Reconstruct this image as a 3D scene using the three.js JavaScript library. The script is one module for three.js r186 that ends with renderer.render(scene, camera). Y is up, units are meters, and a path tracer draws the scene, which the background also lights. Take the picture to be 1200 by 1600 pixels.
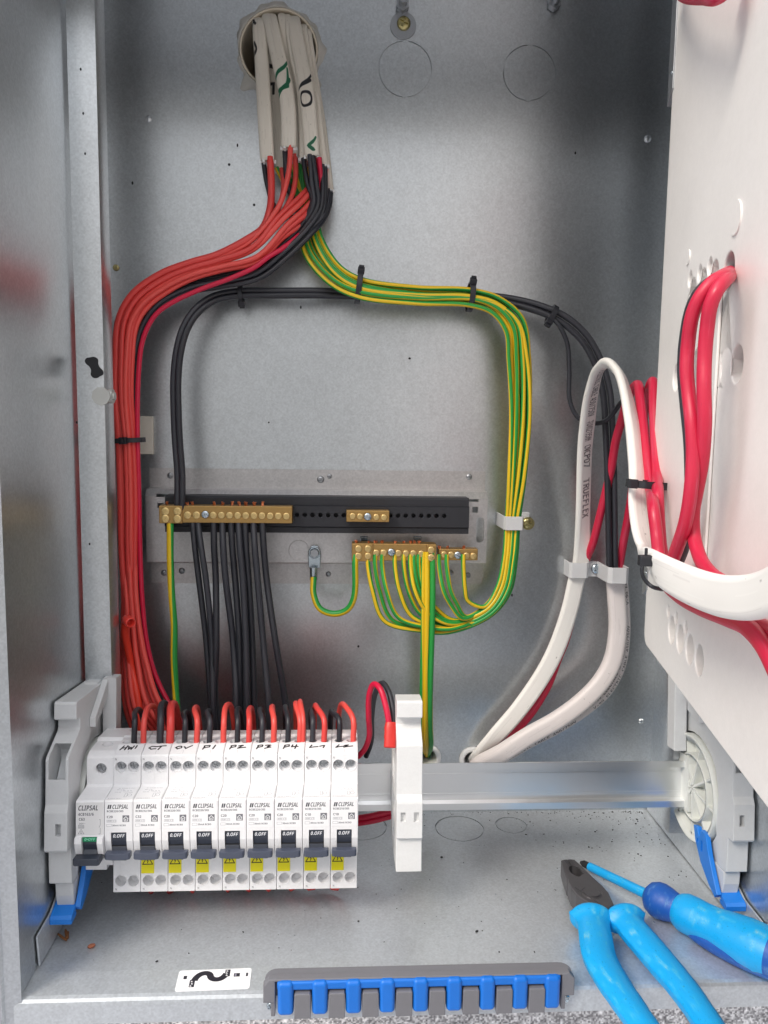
import * as THREE from 'three';
import { mergeGeometries, toCreasedNormals } from 'three/addons/utils/BufferGeometryUtils.js';
import { RoundedBoxGeometry } from 'three/addons/geometries/RoundedBoxGeometry.js';
import { Brush, Evaluator, SUBTRACTION, ADDITION } from 'three-bvh-csg';

// ------------------------------------------------------------------ camera, sky, sun, exposure
const scene = new THREE.Scene();
const renderer = new THREE.WebGLRenderer({ antialias: true });
renderer.setSize(768, 1024);
renderer.toneMapping = THREE.LinearToneMapping;
renderer.toneMappingExposure = 1.52;
renderer.shadowMap.enabled = true;

const FOCAL = 1208, PITCH = THREE.MathUtils.degToRad(6.3), YAW = THREE.MathUtils.degToRad(3.05), ROLL = 0.014;
const EYE = new THREE.Vector3(0, 0.345, 0.66);
const camera = new THREE.PerspectiveCamera(2 * Math.atan(800 / FOCAL) * 180 / Math.PI, 768 / 1024, 0.02, 60);
const FWD = new THREE.Vector3(Math.sin(YAW) * Math.cos(PITCH), -Math.sin(PITCH), -Math.cos(YAW) * Math.cos(PITCH));
const RGT0 = new THREE.Vector3(Math.cos(YAW), 0, Math.sin(YAW));
const UP0 = new THREE.Vector3().crossVectors(RGT0, FWD);
const RGT = RGT0.clone().multiplyScalar(Math.cos(ROLL)).addScaledVector(UP0, Math.sin(ROLL));
const UPV = UP0.clone().multiplyScalar(Math.cos(ROLL)).addScaledVector(RGT0, -Math.sin(ROLL));
camera.position.copy(EYE);
camera.up.copy(UPV);
camera.lookAt(EYE.clone().add(FWD));
scene.add(camera);

function overcastSky() {
  const w = 64, h = 32, d = new Float32Array(w * h * 4);
  for (let j = 0; j < h; j++) {
    const el = ((j + 0.5) / h - 0.5) * Math.PI;            // row 0 is the nadir
    const t = Math.max(0, Math.sin(el));
    const L = el > 0 ? 0.46 + 1.3 * t : 0.25;             // overcast: dim at the horizon, brightest overhead
    for (let i = 0; i < w; i++) {
      const k = (j * w + i) * 4;
      d[k] = L * 0.98; d[k + 1] = L * 0.99; d[k + 2] = L * 1.02; d[k + 3] = 1;
    }
  }
  const t = new THREE.DataTexture(d, w, h, THREE.RGBAFormat, THREE.FloatType);
  t.mapping = THREE.EquirectangularReflectionMapping;
  t.magFilter = t.minFilter = THREE.LinearFilter;
  t.needsUpdate = true;
  return t;
}
const sky = overcastSky();
scene.background = sky;
scene.environment = sky;

const sun = new THREE.DirectionalLight(0xfff4e6, 1.5);
sun.position.set(-0.95, 1.55, 1.1);
sun.target.position.set(0.05, 0.3, 0.1);
sun.castShadow = true;
sun.shadow.radius = 34;
sun.shadow.mapSize.set(2048, 2048);
Object.assign(sun.shadow.camera, { left: -0.8, right: 0.8, top: 0.8, bottom: -0.8, near: 0.1, far: 4 });
scene.add(sun, sun.target);

// ------------------------------------------------------------------ survey helpers: where a sight line meets a plane of the enclosure
const sight = (px, py) => RGT.clone().multiplyScalar((px - 600) / FOCAL).addScaledVector(UPV, -(py - 800) / FOCAL).add(FWD);
function at(px, py, z) { const d = sight(px, py); return EYE.clone().addScaledVector(d, (z - EYE.z) / d.z); }
function atY(px, py, y) { const d = sight(px, py); return EYE.clone().addScaledVector(d, (y - EYE.y) / d.y); }
function atX(px, py, x) { const d = sight(px, py); return EYE.clone().addScaledVector(d, (x - EYE.x) / d.x); }
function atPlane(px, py, p, n) { const d = sight(px, py); return EYE.clone().addScaledVector(d, p.clone().sub(EYE).dot(n) / d.dot(n)); }
const V3 = (x, y, z) => new THREE.Vector3(x, y, z);

// seeded random
let seed = 12345;
const rnd = () => { seed = (seed * 1664525 + 1013904223) >>> 0; return seed / 4294967296; };
const rr = (a, b) => a + (b - a) * rnd();

// naming
const used = {};
function numbered(n) { const k = used[n] = (used[n] === undefined ? 0 : used[n] + 1); return k ? `${n}_${String(k).padStart(3, '0')}` : n; }
function thing(name, label, category, group, pos) {
  const o = new THREE.Group(); o.name = numbered(name); o.userData = { label, category };
  if (group) o.userData.group = group;
  if (pos) o.position.copy(pos);
  scene.add(o); return o;
}
function part(name, geo, mat, parent, label) {
  const m = new THREE.Mesh(geo, mat); m.name = name; m.castShadow = m.receiveShadow = true;
  if (label) m.userData.label = label;
  parent.add(m); return m;
}
function single(name, geo, mat, label, category, group) {
  const m = new THREE.Mesh(geo, mat); m.name = numbered(name); m.castShadow = m.receiveShadow = true;
  m.userData = { label, category }; if (group) m.userData.group = group;
  scene.add(m); return m;
}
function structure(name, geo, mat) {
  const m = new THREE.Mesh(geo, mat); m.name = name; m.castShadow = m.receiveShadow = true; m.userData = { kind: 'structure' }; scene.add(m); return m;
}

// ------------------------------------------------------------------ textures and materials
function noiseGrid(n, cells) {
  const g = new Float32Array(cells * cells); for (let i = 0; i < g.length; i++) g[i] = rnd();
  const out = new Float32Array(n * n);
  for (let y = 0; y < n; y++) for (let x = 0; x < n; x++) {
    const fx = x / n * cells, fy = y / n * cells, ix = Math.floor(fx), iy = Math.floor(fy);
    let tx = fx - ix, ty = fy - iy; tx = tx * tx * (3 - 2 * tx); ty = ty * ty * (3 - 2 * ty);
    const a = g[iy % cells * cells + ix % cells], b = g[iy % cells * cells + (ix + 1) % cells];
    const c = g[(iy + 1) % cells * cells + ix % cells], d = g[(iy + 1) % cells * cells + (ix + 1) % cells];
    out[y * n + x] = (a + (b - a) * tx) * (1 - ty) + (c + (d - c) * tx) * ty;
  }
  return out;
}
function dataTex(n, fn, srgb, m = n) {
  const d = new Uint8Array(n * m * 4);
  for (let y = 0; y < m; y++) for (let x = 0; x < n; x++) {
    const c = fn(x, y, y * n + x), k = (y * n + x) * 4;
    d[k] = c[0]; d[k + 1] = c[1]; d[k + 2] = c[2]; d[k + 3] = 255;
  }
  const t = new THREE.DataTexture(d, n, m, THREE.RGBAFormat);
  t.wrapS = t.wrapT = THREE.RepeatWrapping; t.magFilter = THREE.LinearFilter; t.minFilter = THREE.LinearMipmapLinearFilter; t.generateMipmaps = true;
  if (srgb) t.colorSpace = THREE.SRGBColorSpace;
  t.needsUpdate = true; return t;
}
const cl = v => Math.max(0, Math.min(255, v));
const N512a = noiseGrid(512, 170), N512b = noiseGrid(512, 60), N512c = noiseGrid(512, 9), N512d = noiseGrid(512, 256);
function galv(base, rough, metal) {
  const map = dataTex(512, (x, y, i) => {
    const v = 1 + (N512a[i] - 0.5) * 0.06 + (N512b[i] - 0.5) * 0.02 + (N512c[i] - 0.5) * 0.02 + (N512d[i] - 0.5) * 0.06;
    return [cl(base[0] * v), cl(base[1] * v), cl(base[2] * v)];
  }, true);
  const rm = dataTex(512, (x, y, i) => { const v = 255 * (rough + (N512a[i] - 0.5) * 0.02 + (N512c[i] - 0.5) * 0.015); return [0, cl(v), cl(255 * metal)]; });
  return new THREE.MeshStandardMaterial({ map, roughnessMap: rm, metalnessMap: rm, roughness: 1, metalness: 1 });
}
const UVM = 1 / 0.22;                         // one texture tile is 22 cm
const matGalv = galv([204, 208, 211], 0.31, 0.95);
const matGalvSide = matGalv;
const matGalvFloor = galv([203, 208, 213], 0.40, 0.58);
const std = (hex, rough = 0.5, extra = {}) => new THREE.MeshStandardMaterial({ color: hex, roughness: rough, ...extra });
const matPlate = galv([198, 196, 196], 0.42, 0.92);
const grainN = dataTex(512, (x, y, i) => { const v = 251 + (N512b[i] - 0.5) * 3 + (N512c[i] - 0.5) * 5 + (N512d[i] - .5) * 4; return [cl(v), cl(v), cl(v)]; }, true);
const grained = (hex, rough, extra = {}) => new THREE.MeshStandardMaterial({ color: hex, map: grainN, roughness: rough, ...extra });
const matWhite = grained('#f4f4f6', 0.42);
function scuffed(hex, rough, amount) {
  const c = new THREE.Color(hex), base = [c.r, c.g, c.b].map(v => 255 * (v <= 0.0031308 ? v * 12.92 : 1.055 * Math.pow(v, 1 / 2.4) - 0.055));
  const n1 = noiseGrid(256, 24), n2 = noiseGrid(256, 110), n3 = noiseGrid(256, 7);
  const map = dataTex(256, (x, y, i) => {
    const dust = Math.max(0, n1[i] * 0.6 + n3[i] * 0.4 - 0.58) * 2.2 * amount * (0.4 + n2[i]), dirt = Math.max(0, n2[i] - 0.86) * 2.4 * amount;
    return base.map(b => cl(b * (1 - dust) + 214 * dust - b * dirt + (n2[i] - 0.5) * 5));
  }, true);
  const rm = dataTex(256, (x, y, i) => [0, cl(255 * (rough + (n1[i] - 0.5) * 0.2)), 0]);
  return new THREE.MeshStandardMaterial({ map, roughnessMap: rm, roughness: 1, metalness: 0 });
}
const matDoor = grained('#25292f', 0.75);
const matClip = grained('#eceded', 0.42);
const matBracket = grained('#d3d5d7', 0.5);
const matDisc = grained('#dfe2de', 0.45);
const matPanel = grained('#f3f0ed', 0.4);
const matBlue = grained('#1f7fe0', 0.4);
const matCombBlue = grained('#1273d8', 0.42);
const matCombGrey = grained('#7a7a80', 0.55);
const matToggle = std('#343945', 0.4);
const matToggleBar = std('#4a5060', 0.34);
const matDark = std('#1b1c20', 0.6);
const matBlackPlastic = std('#22232a', 0.5);
const matStrip = grained('#26272d', 0.55);
const matBrass = grained('#b39059', 0.4, { metalness: 0.8 });
const matBrassScrew = grained('#e0c488', 0.3, { metalness: 0.8 });
const matZinc = std('#b9c4cc', 0.25, { metalness: 1 });
const matSteel = std('#a9acb0', 0.4, { metalness: 0.9 });
const matCatch = std('#c9cac6', 0.5, { metalness: 0.6 });
const matYellowZinc = std('#b7ad7c', 0.3, { metalness: 1 });
const matCopper = std('#c67a55', 0.35, { metalness: 0.95 });
const matAlu = new THREE.MeshStandardMaterial({ color: '#f2f3f4', roughness: 0.29, metalness: 0.96 });
const matRed = std('#e5524b', 0.38);
const matRedB = std('#dc4642', 0.38);
const matCrimson = std('#cf1741', 0.4);
const matMainsRed = scuffed('#c52243', 0.42, 0.35);
const matBlack = std('#33343b', 0.42);
const matBlackB = std('#292a31', 0.4);
const matSheath = grained('#d9d2c6', 0.55);
const matPVC = std('#ddd3c0', 0.45);
const matSilicone = new THREE.MeshPhysicalMaterial({ color: '#dedbd4', roughness: 0.28, transmission: 0.4, thickness: 0, transparent: false });
const matNylon = new THREE.MeshPhysicalMaterial({ color: '#e9eaec', roughness: 0.4, transmission: 0.35, thickness: 0 });
const matTapeRed = std('#cf302a', 0.42);
const matToolLight = scuffed('#10a6ea', 0.42, 0.6);
const matToolDark = scuffed('#1656ad', 0.5, 0.5);
const matPlierSteel = grained('#716f72', 0.46, { metalness: 0.75 });

const earthTex = dataTex(8, (x, y) => (y < 16 ? [222, 184, 28] : [38, 148, 62]), true, 32);
const earthThinTex = dataTex(8, (x, y) => (y % 16 < 8 ? [222, 184, 28] : [38, 148, 62]), true, 32);      // thin wires show narrower stripes
const matEarthThin = new THREE.MeshStandardMaterial({ map: earthThinTex, roughness: 0.4 });
const matEarth = new THREE.MeshStandardMaterial({ map: earthTex, roughness: 0.4 });

function canvasTex(w, h, draw) {
  const c = document.createElement('canvas'); c.width = w; c.height = h;
  const g = c.getContext('2d'); draw(g, w, h);
  const t = new THREE.CanvasTexture(c); t.colorSpace = THREE.SRGBColorSpace; t.magFilter = THREE.LinearFilter; t.minFilter = THREE.LinearMipmapLinearFilter; t.anisotropy = 8;
  return t;
}
const printed = (w, h, draw, rough = 0.45) => new THREE.MeshStandardMaterial({ map: canvasTex(w, h, draw), roughness: rough });

// ------------------------------------------------------------------ geometry helpers
// texture coordinates in metres, by the way each face points
function uvm(geo, s = UVM, off = 0) {
  const g = geo.index ? geo.toNonIndexed() : geo;
  const p = g.attributes.position, uv = new Float32Array(p.count * 2);
  const a = V3(), b = V3(), c = V3(), n = V3();
  for (let i = 0; i < p.count; i += 3) {
    a.fromBufferAttribute(p, i); b.fromBufferAttribute(p, i + 1); c.fromBufferAttribute(p, i + 2);
    n.copy(b).sub(a).cross(c.clone().sub(a));
    const ax = Math.abs(n.x), ay = Math.abs(n.y), az = Math.abs(n.z);
    [a, b, c].forEach((v, k) => {
      let u, w;
      if (az >= ax && az >= ay) { u = v.x; w = v.y; } else if (ax >= ay) { u = v.z; w = v.y; } else { u = v.x; w = v.z; }
      uv[(i + k) * 2] = u * s + off; uv[(i + k) * 2 + 1] = w * s + off * 0.7;
    });
  }
  g.setAttribute('uv', new THREE.BufferAttribute(uv, 2));
  return g;
}
const clean = g => { const q = g.index ? g.toNonIndexed() : g; for (const k of Object.keys(q.attributes)) if (!['position', 'normal', 'uv'].includes(k)) q.deleteAttribute(k); return q; };
const merge = list => mergeGeometries(list.map(clean));
function box(x0, x1, y0, y1, z0, z1, r = 0) {
  const w = x1 - x0, h = y1 - y0, d = z1 - z0;
  const g = r ? new RoundedBoxGeometry(w, h, d, 2, Math.min(r, w / 2.01, h / 2.01, d / 2.01)) : new THREE.BoxGeometry(w, h, d);
  g.translate((x0 + x1) / 2, (y0 + y1) / 2, (z0 + z1) / 2); return uvm(g);
}
// polygon of [a, b] extruded from e0 to e1; axis 'x': (a,b) = (z,y); 'z': (x,y); 'y': (x,z)
function prism(pts, e0, e1, axis, bevel = 0, holes = []) {
  const s = new THREE.Shape(pts.map(p => new THREE.Vector2(p[0], p[1])));
  for (const h of holes) { const q = new THREE.Path(); q.absarc(h[0], h[1], h[2], 0, Math.PI * 2, true); s.holes.push(q); }
  const g = new THREE.ExtrudeGeometry(s, { depth: e1 - e0 - 2 * bevel, bevelEnabled: bevel > 0, bevelThickness: bevel, bevelSize: bevel, bevelOffset: -bevel, bevelSegments: 2, curveSegments: 28 });
  g.translate(0, 0, e0 + bevel);
  if (axis === 'x') { g.rotateY(-Math.PI / 2); g.scale(-1, 1, 1); flip(g); }
  if (axis === 'y') { g.rotateX(Math.PI / 2); g.scale(1, -1, 1); flip(g); }
  return uvm(g);
}
function flip(g) {
  const q = g.index ? null : g; if (!q) { const ix = g.index.array; for (let i = 0; i < ix.length; i += 3) { const t = ix[i]; ix[i] = ix[i + 2]; ix[i + 2] = t; } g.computeVertexNormals(); return; }
  for (const k of Object.keys(g.attributes)) {
    const at_ = g.attributes[k], n = at_.itemSize, A = at_.array;
    for (let i = 0; i < at_.count; i += 3) for (let j = 0; j < n; j++) { const t = A[i * n + j]; A[i * n + j] = A[(i + 2) * n + j]; A[(i + 2) * n + j] = t; }
  }
  g.computeVertexNormals();
}
function cyl(r0, r1, h, seg = 20) { return new THREE.CylinderGeometry(r0, r1, h, seg); }
function spline(pts, tension = 0.5) { return new THREE.CatmullRomCurve3(pts, false, 'centripetal', tension); }
function tube(pts, r, seg, rad = 10, phase, twist = 0) {
  const c = spline(pts), L = c.getLength();
  const g = new THREE.TubeGeometry(c, seg || Math.max(12, Math.min(160, Math.round(L / 0.0045))), r, rad, false);
  if (phase !== undefined) { const uv = g.attributes.uv; for (let i = 0; i < uv.count; i++) uv.setXY(i, uv.getX(i), uv.getY(i) + phase + twist * uv.getX(i) * L); }
  // rounded ends
  return g;
}
// striped wire: its stripe keeps a set angle to the open front of the cabinet, plus a slow lay
function stripedTube(pts, r, seg, rad, phase, twist) {
  const c = spline(pts), L = c.getLength(), pos = [], nor = [], uv = [], idx = [];
  for (let i = 0; i <= seg; i++) {
    const u = i / seg, P = c.getPointAt(u), Tn = c.getTangentAt(u);
    const F = V3(0, 0.05, 1); F.addScaledVector(Tn, -F.dot(Tn)).normalize(); const S = V3().crossVectors(Tn, F);
    for (let j = 0; j <= rad; j++) { const a = j / rad * Math.PI * 2, x = Math.cos(a), y = Math.sin(a); const N = V3(F.x * x + S.x * y, F.y * x + S.y * y, F.z * x + S.z * y); pos.push(P.x + N.x * r, P.y + N.y * r, P.z + N.z * r); nor.push(N.x, N.y, N.z); uv.push(u, j / rad + phase + twist * Math.sin(u * 9 + phase * 7)); }
  }
  for (let i = 0; i < seg; i++) for (let j = 0; j < rad; j++) { const a = i * (rad + 1) + j, b = a + rad + 1; idx.push(a, a + 1, b, a + 1, b + 1, b); }
  const g = new THREE.BufferGeometry(); g.setAttribute('position', new THREE.Float32BufferAttribute(pos, 3)); g.setAttribute('normal', new THREE.Float32BufferAttribute(nor, 3)); g.setAttribute('uv', new THREE.Float32BufferAttribute(uv, 2)); g.setIndex(idx);
  return g;
}
// a flat cable: superellipse section, wide along W (vector, or one per point), ribs = cores that show through
function flatCable(pts, w, t, W, ribs = 0, seg = 90) {
  const c = spline(pts), Ws = Array.isArray(W) ? W : pts.map(() => W);
  const n = 28, pos = [], uv = [], idx = [];
  const wc = spline(Ws.map((v, i) => v.clone().add(V3(0, 0, i * 1e-6))));
  for (let i = 0; i <= seg; i++) {
    const u = i / seg, P = c.getPoint(u), T = c.getTangent(u);
    const wv = wc.getPoint(u); wv.addScaledVector(T, -wv.dot(T)).normalize();
    const N = V3().crossVectors(wv, T).normalize(); if (N.z < 0 && !Array.isArray(W)) N.negate();
    for (let j = 0; j <= n; j++) {
      const a = j / n * Math.PI * 2, ca = Math.cos(a), sa = Math.sin(a);
      const X = Math.sign(ca) * Math.pow(Math.abs(ca), 0.62) * w / 2;
      let Y = Math.sign(sa) * Math.pow(Math.abs(sa), 0.75) * t / 2;
      if (ribs) Y *= 1 - 0.16 * (0.5 - 0.5 * Math.cos(2 * Math.PI * ribs * (X / w + 0.5)) - 1) * -1;
      pos.push(P.x + wv.x * X + N.x * Y, P.y + wv.y * X + N.y * Y, P.z + wv.z * X + N.z * Y);
      uv.push(u, j / n);
    }
  }
  for (let i = 0; i < seg; i++) for (let j = 0; j < n; j++) { const a = i * (n + 1) + j, b = a + n + 1; idx.push(a, b, a + 1, a + 1, b, b + 1); }
  // end caps
  for (const e of [0, seg]) { const base = pos.length / 3, P = c.getPoint(e / seg); pos.push(P.x, P.y, P.z); uv.push(e / seg, 0.5); for (let j = 0; j < n; j++) { const a = e * (n + 1) + j; e ? idx.push(base, a, a + 1) : idx.push(base, a + 1, a); } }
  const g = new THREE.BufferGeometry();
  g.setAttribute('position', new THREE.Float32BufferAttribute(pos, 3)); g.setAttribute('uv', new THREE.Float32BufferAttribute(uv, 2)); g.setIndex(idx); g.computeVertexNormals();
  return g;
}
const ev = new Evaluator(); ev.useGroups = false; ev.attributes = ['position', 'normal', 'uv'];
function carve(geo, cutters) {
  let b = new Brush(geo.index ? geo : geo); b.updateMatrixWorld();
  for (const c of cutters) { const q = new Brush(c); q.updateMatrixWorld(); b = ev.evaluate(b, q, SUBTRACTION); b.updateMatrixWorld(); }
  return b.geometry;
}
// pan-head screw, axis +z, radius 1, cross recess cut in
const screwGeo = (() => {
  const pts = [[0, 0.55], [0.35, 0.53], [0.7, 0.42], [0.92, 0.24], [1, 0], [1, -0.5], [0, -0.5]].map(p => new THREE.Vector2(p[0], p[1]));
  const g = new THREE.LatheGeometry(pts.reverse(), 20); g.rotateX(Math.PI / 2);
  const a = new THREE.BoxGeometry(1.3, 0.26, 0.9); a.translate(0, 0, 0.5); const b = new THREE.BoxGeometry(0.26, 1.3, 0.9); b.translate(0, 0, 0.5);
  return carve(g, [a, b]);
})();
const rivetGeo = (() => { const g = new THREE.SphereGeometry(1, 16, 8, 0, Math.PI * 2, 0, Math.PI / 2); g.scale(1, 0.6, 1); g.rotateX(Math.PI / 2); return g; })();
function screw(parent, p, r, mat, spin, name = 'screw', normal) {
  const m = part(name, screwGeo, mat, parent); m.position.copy(p); m.scale.set(r, r, r * 0.7);
  if (normal) m.quaternion.setFromUnitVectors(V3(0, 0, 1), normal);
  m.rotateZ(spin === undefined ? rr(0, 1.5) : spin); return m;
}

// ------------------------------------------------------------------ ground below the cabinet
const XL = -0.192, XR = 0.281, ZF = 0.2165, TOP = 0.705, T = 0.0014;
{
  const gn = noiseGrid(512, 200), gn2 = noiseGrid(512, 90);
  const map = dataTex(512, (x, y, i) => { const v = 178 + (gn[i] - 0.5) * 130 + (gn2[i] - 0.5) * 40 + (N512c[i] - 0.5) * 16; return [cl(v + 1), cl(v), cl(v + 3)]; }, true);
  const bm = dataTex(512, (x, y, i) => { const v = 255 * gn[i]; return [cl(v), cl(v), cl(v)]; });
  const m = new THREE.MeshStandardMaterial({ map, bumpMap: bm, bumpScale: 0.0014, roughness: 0.95 });
  const g = new THREE.PlaneGeometry(40, 40); g.rotateX(-Math.PI / 2); g.translate(0, -0.9, 0);
  structure('ground', uvm(g, 1 / 0.5), m);
  // the building across the yard, seen only as the dim lower half of what the steel mirrors
  structure('opposite_wall', box(-5, 5, -0.9, 1.75, 3.0, 3.2), grained('#c9c8c4', 0.9));
  // the house: speckled render behind the cabinet
  structure('house_wall', uvm(new THREE.BoxGeometry(6, 3.1, 0.2).translate(0, 0.65, -0.2), 1 / 0.34), m);
}

// ------------------------------------------------------------------ cabinet shell
const cab = thing('switchboard_cabinet', 'open galvanised steel switchboard cabinet holding all the wiring', 'cabinet');
const ORD = ['first', 'second', 'third', 'fourth', 'fifth', 'sixth', 'seventh', 'eighth', 'ninth'];
const conduitC = at(436, 79, 0), conduitR = 0.0315;
const koBack = [[633, 108], [827, 114]].map(([x, y]) => at(x, y, 0));
const bushHoles = [[668, 1183], [738, 1186]].map(([x, y]) => at(x, y, 0));
{
  const holes = [[conduitC.x, conduitC.y, conduitR], ...koBack.map(p => [p.x, p.y, 0.0218]), ...bushHoles.map(p => [p.x, p.y, 0.0095])];
  const back = part('back_panel', prism([[XL, -0.0], [XR, 0], [XR, TOP], [XL, TOP]], -T, 0, 'z', 0, holes), matGalv, cab);
  // knockouts: a disc held flush, a fine gap round it, backed by its own rim
  for (const p of koBack) {
    const g = merge([cyl(0.0210, 0.0210, 0.0011, 48).translate(0, -0.0007, 0), cyl(0.024, 0.024, 0.0008, 48).translate(0, -0.0020, 0)]);
    g.rotateX(Math.PI / 2);
    const m = part('knockout', uvm(g), matGalv, back); m.position.copy(p);
    for (const s of [-1, 1]) part('knockout_tab', box(-0.0022, 0.0022, s * 0.0215 - 0.0007, s * 0.0215 + 0.0007, -0.0006, 0.0004, 0.0003), matGalv, m);
  }
  // side panels with the floor tray's upstand in front of them
  const sideL = part('side_panel', box(XL - T, XL, 0, TOP, -T, ZF), matGalvSide, cab);
  const sideR = part('side_panel', box(XR, XR + T, 0, TOP, -T, ZF), matGalvSide, cab);
  for (const [x, s] of [[XL, 1], [XR, -1]]) {
    const pts = [[0.002, 0.001], [0.1925, 0.001], [0.195, 0.0225], [0.172, 0.0235], [0.14, 0.0375], [0.002, 0.0375]];
    part('tray_upstand', prism(pts, s > 0 ? x + 0.0008 : x - 0.002, s > 0 ? x + 0.002 : x - 0.0008, 'x', 0.0003), matGalvFloor, cab);
  }
  part('top_panel', box(XL - T, XR + T, TOP, TOP + T, -T, ZF), matGalv, cab);
  // floor tray with knockouts
  const kf = [[[566, 1290], 0.0215], [[718, 1294], 0.0212], [[797, 1285], 0.0138]].map(([q, r]) => { const p = atY(q[0], q[1], 0); return [p.x, Math.max(p.z, 0.024), r]; });
  const floor = part('floor_tray', prism([[XL, 0], [XR, 0], [XR, 0.197], [XL, 0.197]], -T, 0, 'y', 0, kf), matGalvFloor, cab);
  for (const [x, z, r] of kf) {
    const g = merge([cyl(r - 0.0010, r - 0.0010, 0.0011, 44).translate(0, -0.0008, 0), cyl(r + 0.003, r + 0.003, 0.0008, 44).translate(0, -0.002, 0)]);
    const m = part('knockout', uvm(g), matGalvFloor, floor); m.position.set(x, 0, z);
    part('knockout_tab', box(-0.002, 0.002, -0.0006, 0.0004, r - 0.0008, r + 0.0008, 0.0003), matGalvFloor, m);
  }
  // sill: ledge folded slightly down to a rounded nose and a front face
  const sill = [[0.197, 0], [0.2150, -0.0018], [0.2172, -0.0025], [0.2183, -0.0042], [0.2186, -0.0065], [0.2186, -0.0185], [0.2168, -0.0185], [0.2168, -0.006], [0.214, -0.0036], [0.197, -0.0016]];
  part('front_sill', prism(sill, XL - 0.004, XR + 0.006, 'x'), matGalvFloor, cab);
  // head flange at the top, out of the picture
  part('head_flange', box(XL - T, XR + T, TOP - 0.03, TOP, ZF + 0.0003, ZF + 0.0015), matGalv, cab);
  // left jamb: outward flange with a rolled edge
  const jamb = [[XL + 0.0006, ZF + 0.0002], [XL + 0.0006, ZF + 0.0016], [XL - 0.0088, ZF + 0.0024], [XL - 0.0098, ZF + 0.0046], [XL - 0.0118, ZF + 0.0052], [XL - 0.0132, ZF + 0.0036], [XL - 0.021, ZF + 0.0036], [XL - 0.021, ZF + 0.0022], [XL - 0.0132, ZF + 0.0020], [XL - 0.0095, ZF + 0.0002]];
  const jl = prism(jamb, -0.019, TOP, 'y');
  part('jamb_flange', jl, matGalv, cab);
  part('jamb_trim', box(XL - 0.034, XL - 0.0225, -0.0205, TOP, ZF - 0.02, ZF + 0.004, 0.001), matPanel, cab, 'cream painted outer edge strip');
  const jr = prism(jamb.map(([x, z]) => [XL + XR - x, z]), -0.019, TOP, 'y');
  part('jamb_flange', jr, matGalv, cab);

  // outer door, folded open to the right beyond the hinged panel
  const door = part('door', box(0, 0.0016, -0.015, TOP + 0.02, 0, 0.50, 0.0005), matDoor, cab); door.position.set(XR + 0.024, 0, ZF + 0.006); door.rotation.y = -0.2;
  // mounting channels: front face, return lip
  for (const s of [1, -1]) {
    const xw = s > 0 ? XL : XR, q = v => xw + s * v;
    const pts = [[q(0.0018), 0.0905], [q(0.0018), 0.0919], [q(0.0196), 0.0919], [q(0.0208), 0.0913], [q(0.0214), 0.0900], [q(0.0214), 0.0715], [q(0.0201), 0.0715], [q(0.0201), 0.0893], [q(0.0192), 0.0905]];
    const g = s > 0 ? prism(pts, 0.028, TOP - 0.003, 'y') : prism(pts.slice().reverse(), 0.028, TOP - 0.003, 'y');
    part('mounting_channel', toCreasedNormals(g, 0.6), matGalv, cab);
  }
  // domes and screws of the back panel
  for (const [x, y, r] of [[232, 186, 5.2], [1012, 217, 6], [1002, 1127, 5]]) { const m = part('rivet', rivetGeo, matGalv, cab); m.position.copy(at(x, y, 0)); const k = r * 0.00054; m.scale.set(k, k, k); }
  screw(cab, at(181, 418, 0.001), 0.0026, matYellowZinc);
  // washer screw and the bolts high on the back
  const w = part('washer', cyl(0.0105, 0.0105, 0.0012, 28).rotateX(Math.PI / 2), matSteel, cab); w.position.copy(at(630, 40, 0.0007));
  screw(cab, at(631, 36, 0.0022), 0.0055, matYellowZinc);
  for (const [x, y] of [[629, 8], [866, 5]]) {
    const b = part('hanging_bolt', merge([cyl(0.0055, 0.0055, 0.006, 6).rotateX(Math.PI / 2), cyl(0.0032, 0.0032, 0.012, 14).rotateX(Math.PI / 2).translate(0, 0, 0.004)]), matSteel, cab); b.position.copy(at(x, y, 0.004));
  }
  const sp = [];
  for (const [x, y] of [[371, 227], [358, 257], [207, 286], [397, 320], [899, 239], [420, 660], [640, 560], [700, 980], [560, 1010], [980, 600], [470, 480], [800, 930]]) { const g = new THREE.SphereGeometry(0.0011, 8, 6); g.scale(rr(0.6, 1), rr(0.7, 1.3), 0.3); const p = at(x, y, 0.0002); g.translate(p.x, p.y, p.z); sp.push(g); }
  for (const [x, y] of [[126, 108], [130, 177], [133, 240], [120, 660], [140, 850]]) { const g = new THREE.SphereGeometry(0.0009, 8, 6); g.scale(0.7, 1.1, 0.3); const p = at(x, y, 0.0921); g.translate(p.x, p.y, p.z); sp.push(g); }
  part('dirt_specks', merge(sp), matDark, cab).userData.kind = 'stuff';
  // catch nuts on the left channel
  const c1 = part('catch_disc', cyl(0.0066, 0.0066, 0.0014, 9).rotateX(Math.PI / 2), matCatch, cab); c1.position.copy(at(158, 619, 0.0928));
  const c2 = part('catch_nut', merge([cyl(0.0052, 0.0052, 0.0034, 18).rotateZ(Math.PI / 2), cyl(0.0028, 0.0028, 0.006, 12).rotateZ(Math.PI / 2)]), matCatch, cab); c2.position.copy(V3(XL + 0.0232, at(172, 619, 0.085).y, 0.0835));
}
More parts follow.
